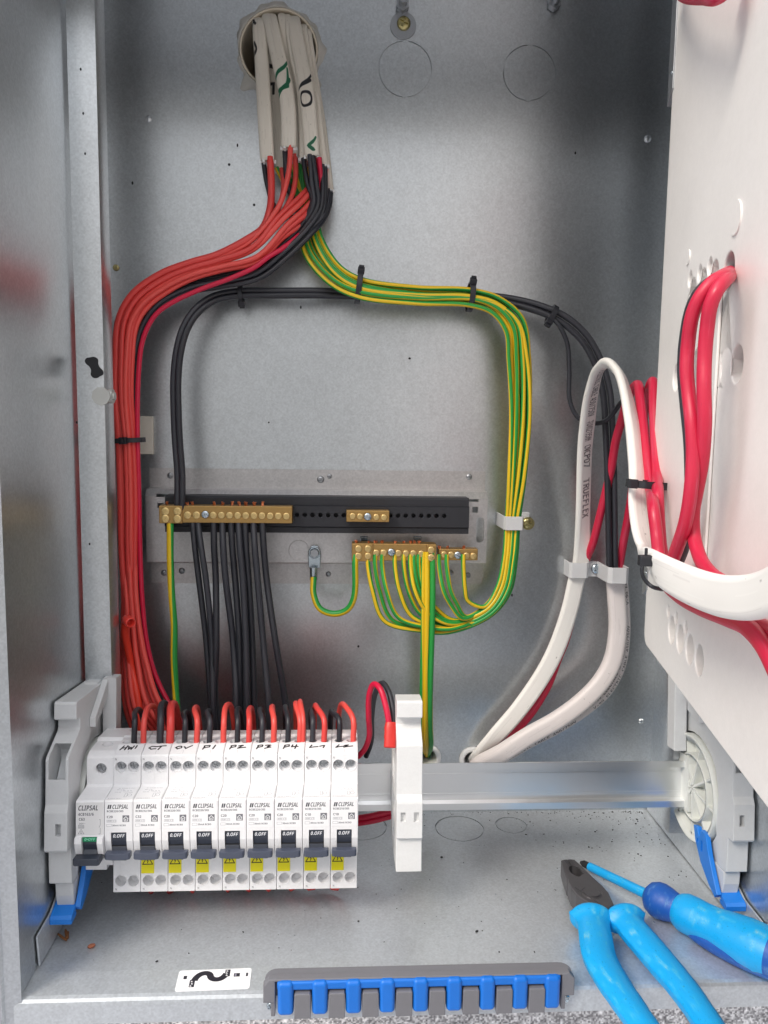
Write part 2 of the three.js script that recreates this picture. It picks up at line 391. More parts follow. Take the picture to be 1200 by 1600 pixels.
// dog-bone shaped rubber pad on the channel
{
  const c = at(147, 574, 0.0921), pts = [], S = 0.0000515 * 10;
  const outline = [[-5, 14], [1, 15], [6, 12], [6.5, 5], [8, 1], [13, -5], [13, -10], [8, -13], [5, -15], [-1, -15], [-4.5, -11], [-4, -4], [-6.5, 1], [-11, 5], [-12.5, 9], [-10, 13]];
  const cv = new THREE.CatmullRomCurve3(outline.map(p => V3(p[0] * 0.00049, p[1] * 0.00049, 0)), true).getPoints(60).map(p => [p.x, p.y]);
  const m = single('rubber_pad', prism(cv, 0, 0.0012, 'z', 0.0003), matDark, 'black dog-bone shaped pad stuck on the left channel', 'pad'); m.position.copy(c);
}
// lip label
{
  const p0 = atY(288, 1546, 0), p1 = atY(376, 1543, 0), p2 = atY(293, 1519, 0), p3 = atY(381, 1517, 0);
  const mt = printed(480, 210, (g, w, h) => {
    g.fillStyle = '#f6f6f8'; g.fillRect(0, 0, w, h); g.strokeStyle = '#26242e'; g.fillStyle = '#26242e';
    g.lineWidth = 44; g.lineCap = 'butt'; g.beginPath(); g.moveTo(112, 110); g.bezierCurveTo(125, 28, 200, 14, 212, 66); g.bezierCurveTo(222, 118, 296, 124, 316, 46); g.stroke();
    g.fillRect(38, 56, 22, 34); g.fillRect(366, 48, 40, 36); g.fillRect(446, 48, 14, 36);
    g.fillRect(84, 100, 34, 74); g.fillRect(306, 8, 34, 70);
    g.fillStyle = '#f6f6f8'; g.font = 'bold 20px sans-serif';
    for (const [x, y] of [[90, 124], [94, 146], [88, 168]]) g.fillText('&', x, y);
    for (const [x, y] of [[312, 28], [310, 50], [312, 72]]) g.fillText('&', x, y);
    g.fillStyle = '#8a8896'; g.fillRect(372, 52, 12, 28);
  }, 0.35);
  const w = 0.0455, h = 0.0162;
  const s = new THREE.Shape(); const r = 0.0018; s.moveTo(-w / 2 + r, -h / 2); s.lineTo(w / 2 - r, -h / 2); s.quadraticCurveTo(w / 2, -h / 2, w / 2, -h / 2 + r); s.lineTo(w / 2, h / 2 - r); s.quadraticCurveTo(w / 2, h / 2, w / 2 - r, h / 2); s.lineTo(-w / 2 + r, h / 2); s.quadraticCurveTo(-w / 2, h / 2, -w / 2, h / 2 - r); s.lineTo(-w / 2, -h / 2 + r); s.quadraticCurveTo(-w / 2, -h / 2, -w / 2 + r, -h / 2);
  const g = new THREE.ExtrudeGeometry(s, { depth: 0.00025, bevelEnabled: false, curveSegments: 5 });
  const uv = g.attributes.uv, p = g.attributes.position; for (let i = 0; i < uv.count; i++) uv.setXY(i, p.getX(i) / w + 0.5, p.getY(i) / h + 0.5);
  const m = single('label_sticker', g, mt, 'small white sticker with a black snaking emblem on the front sill', 'sticker');
  const c = atY(334, 1533, -0.0011); m.position.set(c.x, -0.00085, 0.2062); m.rotation.set(-Math.PI / 2 + 0.1, 0, 0.02);
}

// ------------------------------------------------------------------ conduit entry
{
  const t = thing('conduit_entry', 'cream conduit end with clear sealant, cables hanging out of it', 'conduit', undefined, conduitC);
  const ring = [];
  const prof = [[conduitR - 0.0022, -0.09], [conduitR - 0.0022, 0.0026], [conduitR - 0.0012, 0.0032], [conduitR - 0.0002, 0.0026], [conduitR - 0.0002, -0.09]].map(p => new THREE.Vector2(p[0], p[1]));
  part('pipe', new THREE.LatheGeometry(prof, 48).rotateX(Math.PI / 2), matPVC, t);
  part('pipe_cap', cyl(conduitR + 0.002, conduitR + 0.002, 0.002, 32).rotateX(Math.PI / 2).translate(0, 0, -0.091), matPVC, t);
  // bead of sealant: uneven ring with drips
  const n = 90, pos = [], idx = [];
  for (let i = 0; i <= n; i++) {
    const a = (i % n) / n * Math.PI * 2;
    const drip = Math.exp(-Math.pow((a - 3.95) / 0.13, 2)) * 0.009 + Math.exp(-Math.pow((a - 5.62) / 0.11, 2)) * 0.012 + Math.exp(-Math.pow((a - 1.5) / 0.3, 2)) * 0.003;
    const ro = conduitR + 0.0032 + 0.0018 * Math.sin(a * 3 + 1) + 0.0011 * Math.sin(a * 7 + 2) + 0.0008 * Math.sin(a * 13 + 1) + 0.0005 * Math.sin(a * 23) + drip, ri = conduitR - 0.0003, h = 0.0026 + 0.0007 * Math.sin(a * 5) + 0.0004 * Math.sin(a * 19);
    for (const [r, z] of [[ri, 0.0002], [ri, h], [ri + 0.0012, h * 1.08], [(ri + ro) / 2, h * 0.8], [ro - 0.0008, h * 0.45], [ro, 0.0002]]) pos.push(Math.cos(a) * r, Math.sin(a) * r, z);
  }
  for (let i = 0; i < n; i++) for (let j = 0; j < 5; j++) { const a = i * 6 + j, b = a + 6; idx.push(a, b, a + 1, a + 1, b, b + 1); }
  const sg = new THREE.BufferGeometry(); sg.setAttribute('position', new THREE.Float32BufferAttribute(pos, 3)); sg.setIndex(idx); sg.computeVertexNormals();
  part('sealant', sg, matSilicone, t);
}

// ------------------------------------------------------------------ sheathed cables hanging out of the conduit
function mark(g, fn, col, lw = 7) { g.strokeStyle = col; g.lineWidth = lw; g.lineCap = 'round'; g.beginPath(); fn(g); g.stroke(); }
function sheathMat(draw) {
  return printed(512, 128, (g, w, h) => {
    g.fillStyle = '#e0d9cc'; g.fillRect(0, 0, w, h);
    for (let i = 0; i < 260; i++) { g.fillStyle = rnd() < 0.5 ? 'rgba(120,112,100,0.10)' : 'rgba(250,246,238,0.14)'; g.fillRect(rnd() * w, rnd() * h, rr(8, 60), 1.5); }
    for (let i = 0; i < 40; i++) { g.fillStyle = 'rgba(90,80,70,0.22)'; g.fillRect(rnd() * w, rnd() * h, rr(1, 4), rr(1, 3)); }
    if (draw) draw(g, w, h);
  }, 0.5);
}
const GREEN = '#0c5f3f', INK = '#17171b';
const plain = sheathMat();
const sheaths = [
  // points: px, py, z ; width px
  { p: [[404, 60, -0.05], [406, 62, -0.012], [410, 110, 0.014], [414, 187, 0.024], [418, 252, 0.026]], w: 0.0122, m: sheathMat((g) => { mark(g, c => { c.moveTo(200, 70); c.lineTo(225, 88); c.moveTo(235, 66); c.lineTo(215, 84); c.moveTo(262, 80); c.quadraticCurveTo(275, 96, 280, 74); }, INK); }), l: 'cream sheathed cable hanging at the left edge of the conduit bunch' },
  { p: [[422, 70, -0.05], [424, 90, -0.012], [429, 140, 0.006], [434, 200, 0.012], [440, 268, 0.014]], w: 0.0095, d: 0.007, m: sheathMat((g) => { mark(g, c => { c.moveTo(270, 66); c.lineTo(276, 100); c.moveTo(300, 66); c.lineTo(300, 96); c.lineTo(322, 94); }, INK, 5); }), l: 'cream sheathed cable half hidden behind the green marked one' },
  { p: [[416, 32, -0.05], [421, 42, -0.01], [436, 94, 0.018], [448, 150, 0.028], [451, 190, 0.03], [451, 232, 0.03]], w: 0.0128, m: sheathMat((g) => { mark(g, c => { c.moveTo(270, 118); c.lineTo(300, 70); c.moveTo(285, 112); c.lineTo(325, 100); c.lineTo(330, 74); c.moveTo(310, 112); c.lineTo(345, 70); }, GREEN, 8); }), l: 'cream sheathed cable with a green pen mark halfway down' },
  { p: [[434, 36, -0.05], [440, 48, -0.012], [450, 90, 0.01], [460, 140, 0.016], [463, 195, 0.018], [462, 246, 0.018]], w: 0.0068, m: plain, l: 'narrow cream cable between the green marked and the black marked ones' },
  { p: [[444, 34, -0.05], [449, 46, -0.01], [458, 88, 0.014], [469, 140, 0.022], [473, 195, 0.024], [474, 250, 0.025]], w: 0.0068, m: plain, l: 'narrow cream cable with a black core at its cut end' },
  { p: [[452, 32, -0.05], [457, 44, -0.008], [470, 94, 0.018], [480, 150, 0.028], [485, 206, 0.031], [488, 246, 0.032]], w: 0.0128, m: sheathMat((g) => { mark(g, c => { c.moveTo(300, 118); c.lineTo(322, 84); c.lineTo(312, 112); }, INK, 6); mark(g, c => { c.ellipse(352, 92, 16, 13, 0, 0, 6.3); }, INK, 6); mark(g, c => { c.moveTo(450, 108); c.lineTo(475, 92); c.lineTo(492, 100); }, GREEN, 7); }), l: 'cream sheathed cable with black pen loops halfway down' },
  { p: [[470, 56, -0.05], [474, 70, -0.008], [484, 110, 0.012], [494, 155, 0.02], [500, 206, 0.024], [507, 260, 0.026]], w: 0.0070, m: plain, l: 'cream cable at the right edge of the conduit bunch, longer end cut below' },
  { p: [[476, 66, -0.05], [480, 82, -0.012], [492, 130, 0.006], [502, 190, 0.012], [509, 245, 0.016], [515, 299, 0.02]], w: 0.0074, m: plain, l: 'white cable stripped lowest of the conduit bunch' },
];
for (const s of sheaths) {
  const t = thing('sheathed_cable', s.l, 'cable', 'sheathed cables out of the conduit');
  const pts = s.p.slice(2).map(([x, y, z]) => at(x, y, z));
  const dxs = at(s.p[1][0], 60, 0).x, crown = conduitC.y + Math.sqrt(Math.max(0, Math.pow(conduitR - 0.003, 2) - Math.pow(dxs - conduitC.x, 2))) - 0.0042 - (s.d || 0);
  pts.unshift(V3(dxs, crown, -0.085), V3(dxs, crown, -0.03), V3(dxs, crown + 0.0008, 0.001));
  part('sheath', flatCable(pts, s.w * 0.93, s.w > 0.01 ? 0.0060 : 0.0053, V3(1, 0, 0.12), 0, 50), s.m, t);
  // torn rim of the cut end
  const e = pts[pts.length - 1], rim = [];
  for (let i = 0; i < 9; i++) { const a = i / 9 * Math.PI * 2; rim.push(box(-0.0009, 0.0009, -rr(0.0004, 0.0018), 0.001, -0.0003, 0.0003).translate(Math.cos(a) * s.w * 0.46, 0, Math.sin(a) * 0.0027)); }
  part('torn_rim', merge(rim), matClip, t).position.copy(e);
}

// ------------------------------------------------------------------ wires
function wire(name, pts, r, mat, label, group, opt = {}) {
  const g = opt.phase !== undefined ? stripedTube(pts, r, opt.seg || 80, 14, opt.phase, opt.twist || 0) : tube(pts, r, opt.seg, opt.rad || 10);
  if (!opt.end) return single(name, g, mat, label, 'wire', group);
  const t = thing(name, label, 'wire', group); part('insulation', g, mat, t);
  // bare strands at the clamped end
  const e = opt.end, list = [];
  for (let i = 0; i < 7; i++) { const a = rr(0, 6.28), q = rr(0, 0.0011); const c = cyl(0.00042, 0.00042, rr(0.003, 0.0052), 6); c.rotateX(rr(-0.5, 0.5)); c.rotateZ(rr(-0.5, 0.5)); c.translate(e.x + Math.cos(a) * q, e.y, e.z + Math.sin(a) * q); list.push(c); }
  part('copper_strands', merge(list), matCopper, t);
  return t;
}
// a station of a bundle: centre, sideways direction (photo plane), half width in photo px, depth; slot s in [-1, 1], layer lifts
const station = (cx, cy, nx, ny, half, z) => (s, lift) => at(cx + nx * half * s, cy + ny * half * s, z + lift);

// rail frame (the rail tilts its lower edge forward)
const TILT = THREE.MathUtils.degToRad(5.5), RO = V3(0, 0.075, 0.105);
const EY = V3(0, Math.cos(TILT), -Math.sin(TILT)), EZ = V3(0, Math.sin(TILT), Math.cos(TILT));
const loc = (x, y, z) => V3(x, 0, 0).add(RO).addScaledVector(EY, y).addScaledVector(EZ, z);
function railGroup(o) { o.position.copy(RO); o.rotation.x = -TILT; return o; }
const X0 = -0.1542, PW = 0.01844;             // first breaker edge, pitch
const CODES = ['HW', 'CT', 'OV', 'P1', 'P2', 'P3', 'P4', 'L1', 'L2'];

// wires that rise from behind a breaker and arch down into its top terminal
function archTail(px, peakPy, backPx, z0 = 0.083) {
  const peak = at(px, peakPy, 0.118);
  const low = V3(at(backPx, 1340, 0.11).x, 0.0052, 0.121);
  return { low, pts: [low, V3(low.x * 0.5 + peak.x * 0.5, 0.07, 0.079), V3(peak.x + (at(backPx, 1140, 0.1).x - peak.x) * 0.9, 0.115, 0.084), V3(peak.x + (at(backPx, 1140, 0.1).x - peak.x) * 0.6, peak.y - 0.006, 0.098), peak] };
}
const tops = [ // breaker, black [front px, front py, peak px, peak py, back px], red [...], red radius factor
  [[206, 1160, 211, 1113, 216], [222, 1163, 230, 1108, 241], 1],
  [[247, 1158, 252, 1104, 256], [264, 1163, 267, 1105, 271], 1.35],
  [[286, 1160, 287, 1117, 290], [306, 1163, 304, 1110, 305], 1],
  [[325, 1157, 324, 1115, 324], [348, 1163, 352, 1106, 361], 1],
  [[369, 1157, 370, 1112, 373], [388, 1162, 389, 1111, 392], 1],
  [[408, 1157, 406, 1113, 405], [427, 1161, 425, 1109, 424], 1],
  [[449, 1156, 446, 1109, 443], [468, 1160, 463, 1104, 460], 1],
  [[488, 1156, 487, 1114, 484], [506, 1160, 496, 1107, 489], 1],
  [[530, 1156, 521, 1115, 515], [552, 1160, 541, 1105, 527], 1],
];
const redSt = [
  station(397, 390, 0.5, 0.86, 22, 0.040), station(342, 410, 0.25, 0.97, 13, 0.040), station(301, 422, 0.3, 0.95, 12, 0.040), station(258, 441, 0.55, 0.83, 14, 0.038),
  station(219, 470, 0.8, 0.6, 15, 0.036), station(200, 503, 0.97, 0.25, 14, 0.035), station(194, 560, 1, 0, 12.5, 0.035), station(193, 620, 1, 0, 12, 0.035),
  station(198, 688, 1, 0, 12, 0.036), station(201, 780, 1, 0, 12.5, 0.036), station(201, 860, 1, 0, 11.5, 0.036)];
const redStart = [
  [[422, 246, 0.027], [424, 300, 0.032], [421, 330, 0.036], [410, 357, 0.039]],
  [[454, 226, 0.031], [452, 262, 0.034], [446, 292, 0.037], [434, 325, 0.040]],
  [[440, 264, 0.016], [443, 292, 0.022], [438, 318, 0.03], [424, 345, 0.036]],
  [[461, 242, 0.019], [462, 275, 0.024], [457, 303, 0.031], [443, 330, 0.037]],
  [[484, 250, 0.026], [486, 285, 0.026], [468, 308, 0.034], [436, 338, 0.041]],
  [[492, 242, 0.030], [492, 288, 0.029], [474, 313, 0.036], [444, 341, 0.042]],
  [[497, 244, 0.030], [499, 292, 0.028], [480, 322, 0.034], [450, 350, 0.041]],
  [[505, 258, 0.026], [502, 300, 0.026], [480, 333, 0.034], [448, 360, 0.040]],
  [[509, 262, 0.022], [504, 310, 0.022], [478, 345, 0.032], [440, 373, 0.039]],
];
const slotR = [-1, -0.62, -0.8, -0.3, -0.25, 0.1, 0.4, 0.7, 1], liftR = [0.002, 0.004, -0.001, -0.001, 0.0045, 0.0025, 0.0045, 0.003, 0.0015];
for (let i = 0; i < 9; i++) {
  const [bk, rd, f] = tops[i], r = 0.0021 * f;
  const pts = redStart[i === 0 ? 1 : i === 1 ? 0 : i].map(q => at(...q));
  redSt.forEach((st, j) => { const wob = Math.sin(i * 2.3 + j * 0.45) * 0.16; pts.push(st(THREE.MathUtils.clamp(slotR[i === 0 ? 1 : i === 1 ? 0 : i] + wob, -1.05, 1.05), liftR[i] * (f > 1 ? 0.6 : 1))); });
  const tail = archTail(rd[2], rd[3], rd[4]);
  pts.push(at(193 + i * 2.6, 945, 0.036 + (i % 3) * 0.004), at(192 + i * 4.6, 1035, 0.043 + (i % 3) * 0.005), at(198 + i * 7.6, 1112, 0.054 + (i % 3) * 0.004), at(rd[4] * 0.6 + 100, 1230, 0.062));
  const foot = loc(at(rd[0], rd[1], 0.137).x, 0.036, 0.033), lip = loc(at(rd[0], rd[1], 0.137).x, 0.0465, 0.033);
  pts.push(...tail.pts, loc(lip.x, 0.06, 0.031), lip, foot);
  wire('red_wire', pts, r, i % 3 === 1 ? matRedB : matRed, `red wire from the conduit into the breaker marked ${CODES[i]}`, 'red wires of the left bundle', { seg: 230, rad: 9 });
}
// second red tail beside the one at P4, with pen writing
{
  const lipx = at(473, 1160, 0.137).x, tail = archTail(470, 1101, 466);
  wire('red_wire', [...tail.pts, loc(lipx, 0.06, 0.031), loc(lipx, 0.0465, 0.033), loc(lipx, 0.036, 0.033)], 0.00188, matRed, 'second red wire doubled into the breaker marked P4', undefined, { seg: 60 });
}
const blackSt = [
  station(476, 356, 0.8, 0.6, 13, 0.035), station(440, 393, 0.6, 0.8, 12, 0.036), station(400, 425, 0.45, 0.9, 11, 0.036), station(342, 440, 0.3, 0.95, 9, 0.035), station(300, 447, 0.3, 0.95, 10, 0.034),
  station(250, 470, 0.6, 0.8, 10, 0.033), station(222, 505, 0.95, 0.3, 9, 0.032), station(207, 560, 1, 0, 8, 0.031), station(204, 620, 1, 0, 8, 0.031), station(205, 688, 1, 0, 9, 0.031), station(206, 780, 1, 0, 9, 0.03), station(207, 860, 1, 0, 9, 0.03)];
const blackStart = [
  [[412, 254, 0.022], [418, 290, 0.020], [430, 325, 0.020]], [[446, 236, 0.022], [450, 290, 0.02], [462, 320, 0.026]], [[474, 248, 0.028], [480, 285, 0.033], [488, 315, 0.035]],
  [[484, 242, 0.034], [487, 285, 0.037], [490, 318, 0.038]], [[489, 244, 0.034], [495, 290, 0.037], [497, 320, 0.037]], [[504, 258, 0.028], [504, 300, 0.033], [500, 328, 0.035]],
  [[508, 260, 0.027], [508, 305, 0.030], [503, 335, 0.033]], [[514, 297, 0.021], [512, 318, 0.028], [504, 338, 0.033]], [[517, 297, 0.02], [515, 320, 0.026], [507, 341, 0.030]]];
for (let i = 0; i < 9; i++) {
  const [bk, rd, f] = tops[i], r = 0.0020 * (f > 1 ? 1.25 : 1);
  const pts = blackStart[i].map(q => at(...q));
  const slot = -1 + i * 0.25;
  blackSt.forEach((st, j) => pts.push(st(slot + Math.sin(i * 1.7 + j) * 0.1, (i % 3 - 1) * 0.0032 + (i > 2 ? 0.001 : -0.004))));
  pts.push(at(212 + i * 0.8, 960, 0.032), at(218 + i * 2.2, 1030, 0.038), at(228 + i * 3.5, 1100, 0.048), at(bk[4] * 0.6 + 104, 1230, 0.056));
  const tail = archTail(bk[2], bk[3], bk[4]); tail.pts[0].y += 0.004;
  const lipx = at(bk[0], bk[1], 0.139).x;
  pts.push(...tail.pts, loc(lipx, 0.06, 0.031), loc(lipx, 0.0465, 0.033), loc(lipx, 0.036, 0.033));
  wire('black_wire', pts, r, i % 2 ? matBlack : matBlackB, `black wire from the conduit into the breaker marked ${CODES[i]}`, 'black wires of the left bundle', { seg: 220, rad: 9 });
}
wire('crimson_wire', [[499, 246, 0.033], [500, 300, 0.03], [478, 355, 0.034], [440, 389, 0.042], [420, 401, 0.0445], [399, 417, 0.045], [357, 436, 0.045], [316, 451, 0.044], [274, 470, 0.042], [249, 486, 0.041], [234, 505, 0.04], [222, 536, 0.039], [217, 578, 0.038], [215, 630, 0.038], [215, 688, 0.038], [217, 760, 0.038], [219, 860, 0.038], [222, 930, 0.04], [229, 1000, 0.043], [242, 1052, 0.047], [263, 1096, 0.053], [290, 1132, 0.06], [330, 1175, 0.068], [380, 1240, 0.072]].map(q => at(...q)), 0.0019, matCrimson, 'bright crimson wire on the inner side of the red bundle', undefined, { seg: 150 });
// capped spare red tail
{
  const t = thing('capped_wire', 'spare red wire with a crimped cap, standing in front of the red bundle', 'wire');
  const pts = [[222, 1150, 0.066], [214, 1085, 0.058], [205, 1040, 0.052], [198, 1005, 0.056], [195, 982, 0.060], [198, 968, 0.064]].map(q => at(...q));
  part('insulation', tube(pts, 0.0031, 40), std('#e8412f', 0.36), t);
  const a = at(198, 968, 0.064), b = at(207, 975, 0.076), dir = b.clone().sub(a).normalize();
  const cg = new THREE.LatheGeometry([[0.0, -0.001], [0.0026, -0.001], [0.003, 0.0005], [0.0031, 0.008], [0.0027, 0.0092], [0.0021, 0.0092], [0.0019, 0.004], [0, 0.004]].map(p => new THREE.Vector2(p[0], p[1])), 16);
  const cap = part('crimp_cap', cg, std('#e5463c', 0.32), t); cap.scale.set(1.35, 1.2, 1.35); cap.position.copy(a); cap.quaternion.setFromUnitVectors(V3(0, 1, 0), dir);
}
// supply neutrals: two black conductors from the saddle across the top and down to the neutral bar
{
  const path = [[281, 800, 0.044], [281, 782, 0.046], [281, 740, 0.044], [277.5, 692, 0.042], [275.5, 651, 0.042], [275, 588, 0.042], [280, 545, 0.042], [290, 512, 0.04], [308, 485, 0.036], [335, 466, 0.03], [378, 458, 0.027], [430, 458, 0.026], [500, 458, 0.024], [560, 460, 0.020], [640, 463, 0.018], [735, 464, 0.019], [790, 469, 0.024], [840, 481, 0.03], [880, 499, 0.034], [912, 527, 0.036], [934, 565, 0.037], [947, 610, 0.038], [952, 680, 0.038], [955, 779, 0.036], [956, 860, 0.032], [957, 905, 0.03]];
  const side = [[-3.6, 0], [-3.6, 0], [-3.6, 0], [-3.6, 0], [-3.6, 0], [-3.6, 0], [-3.4, -1], [-3, -2], [-2.2, -3], [-1.5, -3.4], [0, -3.6], [0, -3.6], [0, -3.6], [0, -3.6], [0, -3.8], [0, -4], [1.4, -4], [2, -4.4], [3, -4.8], [4, -4], [5, -2], [5.4, -1], [5.4, 0], [5, 0], [4.6, 0], [4.6, 0]];
  for (const s of [-1, 1]) wire('neutral_cable', path.map(([x, y, z], i) => at(x + side[i][0] * -s, y + side[i][1] * -s, z + (s > 0 ? 0.0016 : 0))), 0.00262, s > 0 ? matBlackB : matBlack, 'thick black cable from the neutral bar over to the right saddle', 'pair of thick black supply cables', { seg: 190, rad: 11 });
  wire('thin_black_wire', [[790, 474, 0.022], [840, 488, 0.028], [862, 497, 0.036], [873, 508, 0.038], [886, 536, 0.038], [889.5, 580, 0.037], [889.5, 620, 0.037], [896, 642, 0.037], [908, 656, 0.038], [932, 661.5, 0.042], [950, 655, 0.05], [968, 632, 0.062], [985, 612, 0.078]].map(q => at(...q)), 0.0019, matBlackB, 'thin black wire looping down from the tie behind the white cable', undefined, { seg: 90 });
}
// neutrals under the brass bar, down behind the breakers
{
  const xs = [[301, 310, 322, 329, 330], [309.5, 321, 331, 333, 338], [334, 337, 338, 336, 346], [347.5, 352, 364, 369, 366], [361, 367, 374, 376, 378], [372.5, 379, 384, 386, 388], [383, 388, 394, 397, 398], [396, 402, 411, 420, 424], [410, 416, 430, 446, 452]];
  const ups = [263, 285, 302, 334, 346, 359, 373, 384, 396];
  xs.forEach((q, i) => {
    const pts = [at(q[0], 800, 0.044), at(q[0], 815, 0.0455), at((q[0] + q[1]) / 2 - 1, 855, 0.05 + (i % 2) * 0.003), at(q[1], 900, 0.052 + (i % 2) * 0.004), at(q[2], 1000, 0.056 + (i % 3) * 0.004), at(q[3], 1100, 0.064 + (i % 2) * 0.006), at(q[4], 1180, 0.07), at(q[4] + 2, 1300, 0.072)];
    wire('neutral_lead', pts, i < 2 ? 0.0024 : 0.0026, i % 2 ? matBlack : matBlackB, `${ORD[i]} black wire under the neutral bar counted from its thick earth wire`, 'black wires under the neutral bar', { end: at(i < 2 ? q[0] - 8 : q[0] + 1, 788, 0.0425), seg: 60 });
  });
}
// green and yellow earths
{
  const st = [
    station(485, 330, -1, 0.2, 12, 0.022), station(488, 377, -0.66, 0.75, 20, 0.026), station(521, 426, -0.5, 0.86, 17, 0.032), station(561, 449, -0.15, 0.99, 15, 0.036), station(650, 462, 0, 1, 13, 0.036), station(735, 466, -0.1, 0.99, 13, 0.036),
    station(775, 479, -0.45, 0.89, 14, 0.037), station(803, 509, -0.8, 0.6, 17, 0.038), station(811, 560, -1, 0.1, 16, 0.037), station(814, 640, -1, 0, 15, 0.036), station(809, 740, -1, 0, 13, 0.033), station(801, 818, -1, 0, 9.5, 0.028),
    station(797, 870, -1, 0, 9.5, 0.03), station(786, 921, -0.9, -0.4, 11, 0.034), station(762, 954, -0.6, -0.8, 9, 0.037)];
  const term = [724, 698, 686, 654, 647, 641, 631, 617, 597, 586, 575];
  const starts = [[507, 268], [497, 262], [490, 262], [482, 262], [476, 262], [470, 258], [466, 256], [462, 262], [456, 258], [448, 272], [432, 262]];
  term.forEach((X, k) => {
    const s = 1 - 2 * k / 10, lift = [0.0036, 0, -0.0036][k % 3] + 0.001, s2 = THREE.MathUtils.clamp(s * 1.0, -1, 1);
    const pts = [at(starts[k][0], starts[k][1], 0.016), at(starts[k][0] * 0.6 + 194, 300, 0.017)];
    st.forEach((f, j) => pts.push(f(THREE.MathUtils.clamp((j < 9 ? Math.sin(k * 2.9 + 1.1) * (1 - j / 9) + s2 * (j / 9) : s2) + Math.sin(k * 1.9 + j * 0.8) * 0.14, -1, 1), lift * (j === 11 ? 0.8 : 1))));
    const yb = 957 + k * 2.75, dx = 748 - X, zb = 0.043 + (k % 3 - 1) * 0.003;
    if (dx > 110) pts.push(at(748 - dx * 0.26, yb + 3, zb), at(748 - dx * 0.52, yb + (k > 6 ? 1 : -1), zb + 0.002));
    else if (dx > 40) pts.push(at(748 - dx * 0.4, yb + 4, zb));
    pts.push(at(X + Math.min(26, dx * 0.3), yb - 14 - Math.max(0, 7 - k) * 0.6, zb + 0.004), at(X + Math.min(7, dx * 0.12), 922, zb + 0.006), at(X, 882, 0.047), at(X, 866, 0.046));
    wire('earth_wire', pts, 0.00185, matEarthThin, k < 3 ? `thin earth wire, ${ORD[2 - k]} under the short earth bar from the thick earths` : `thin earth wire, ${ORD[10 - k]} along the long earth bar from the lug wire`, 'earth wires of the tied bundle', { end: at(X + 0.5, 849 + (X > 680 ? 8 : 0), 0.043), phase: [0.02, 0.5, 0.72, 0.98, 0.45, 0.2, 0.55, 0.0, 0.8, 0.48, 0.62][k], twist: 0.16, seg: 200 });
  });
  wire('earth_link', [[490, 902, 0.026], [490, 928, 0.03], [500, 951, 0.034], [521, 959, 0.037], [542, 953, 0.04], [553, 934, 0.043], [555, 880, 0.047], [555, 866, 0.046]].map(q => at(...q)), 0.0026, matEarth, 'short thick green and yellow wire bent between lug and earth bar', undefined, { phase: 0.0, twist: 0, seg: 50, end: at(556, 848, 0.043) });
  for (const [a, b, ph, l] of [[661, 660, 0.45, 'slimmer earth wire beside the yellow sided drop to the lower bush'], [667, 666, 0.16, 'thick earth wire, yellow side out, dropping straight to the lower bush'], [676, 673, 0.72, 'thick earth wire, green side out, dropping straight to the lower bush']])
    wire('earth_drop', [at(a, 862, 0.046), at(a, 885, 0.047), at(a, 940, 0.05), at((a + b) / 2, 1000, 0.05), at(b - 1, 1080, 0.046), at(b - 1, 1130, 0.036), at(b, 1165, 0.015), at(667, 1182, -0.02)], a < 665 ? 0.0018 : 0.0024, matEarth, l, undefined, { phase: ph, twist: 0.08, seg: 60 });
  wire('earth_lead', [[266, 800, 0.045], [266, 818, 0.047], [266, 871, 0.05], [268, 924, 0.053], [272, 976, 0.055], [272, 1029, 0.057], [274.5, 1081, 0.06], [278, 1136, 0.066], [282, 1230, 0.072]].map(q => at(...q)), 0.0027, matEarth, 'single thick earth wire from the left end of the neutral bar', undefined, { phase: 0.02, twist: 0.06, seg: 60, end: at(262, 788, 0.043) });
}

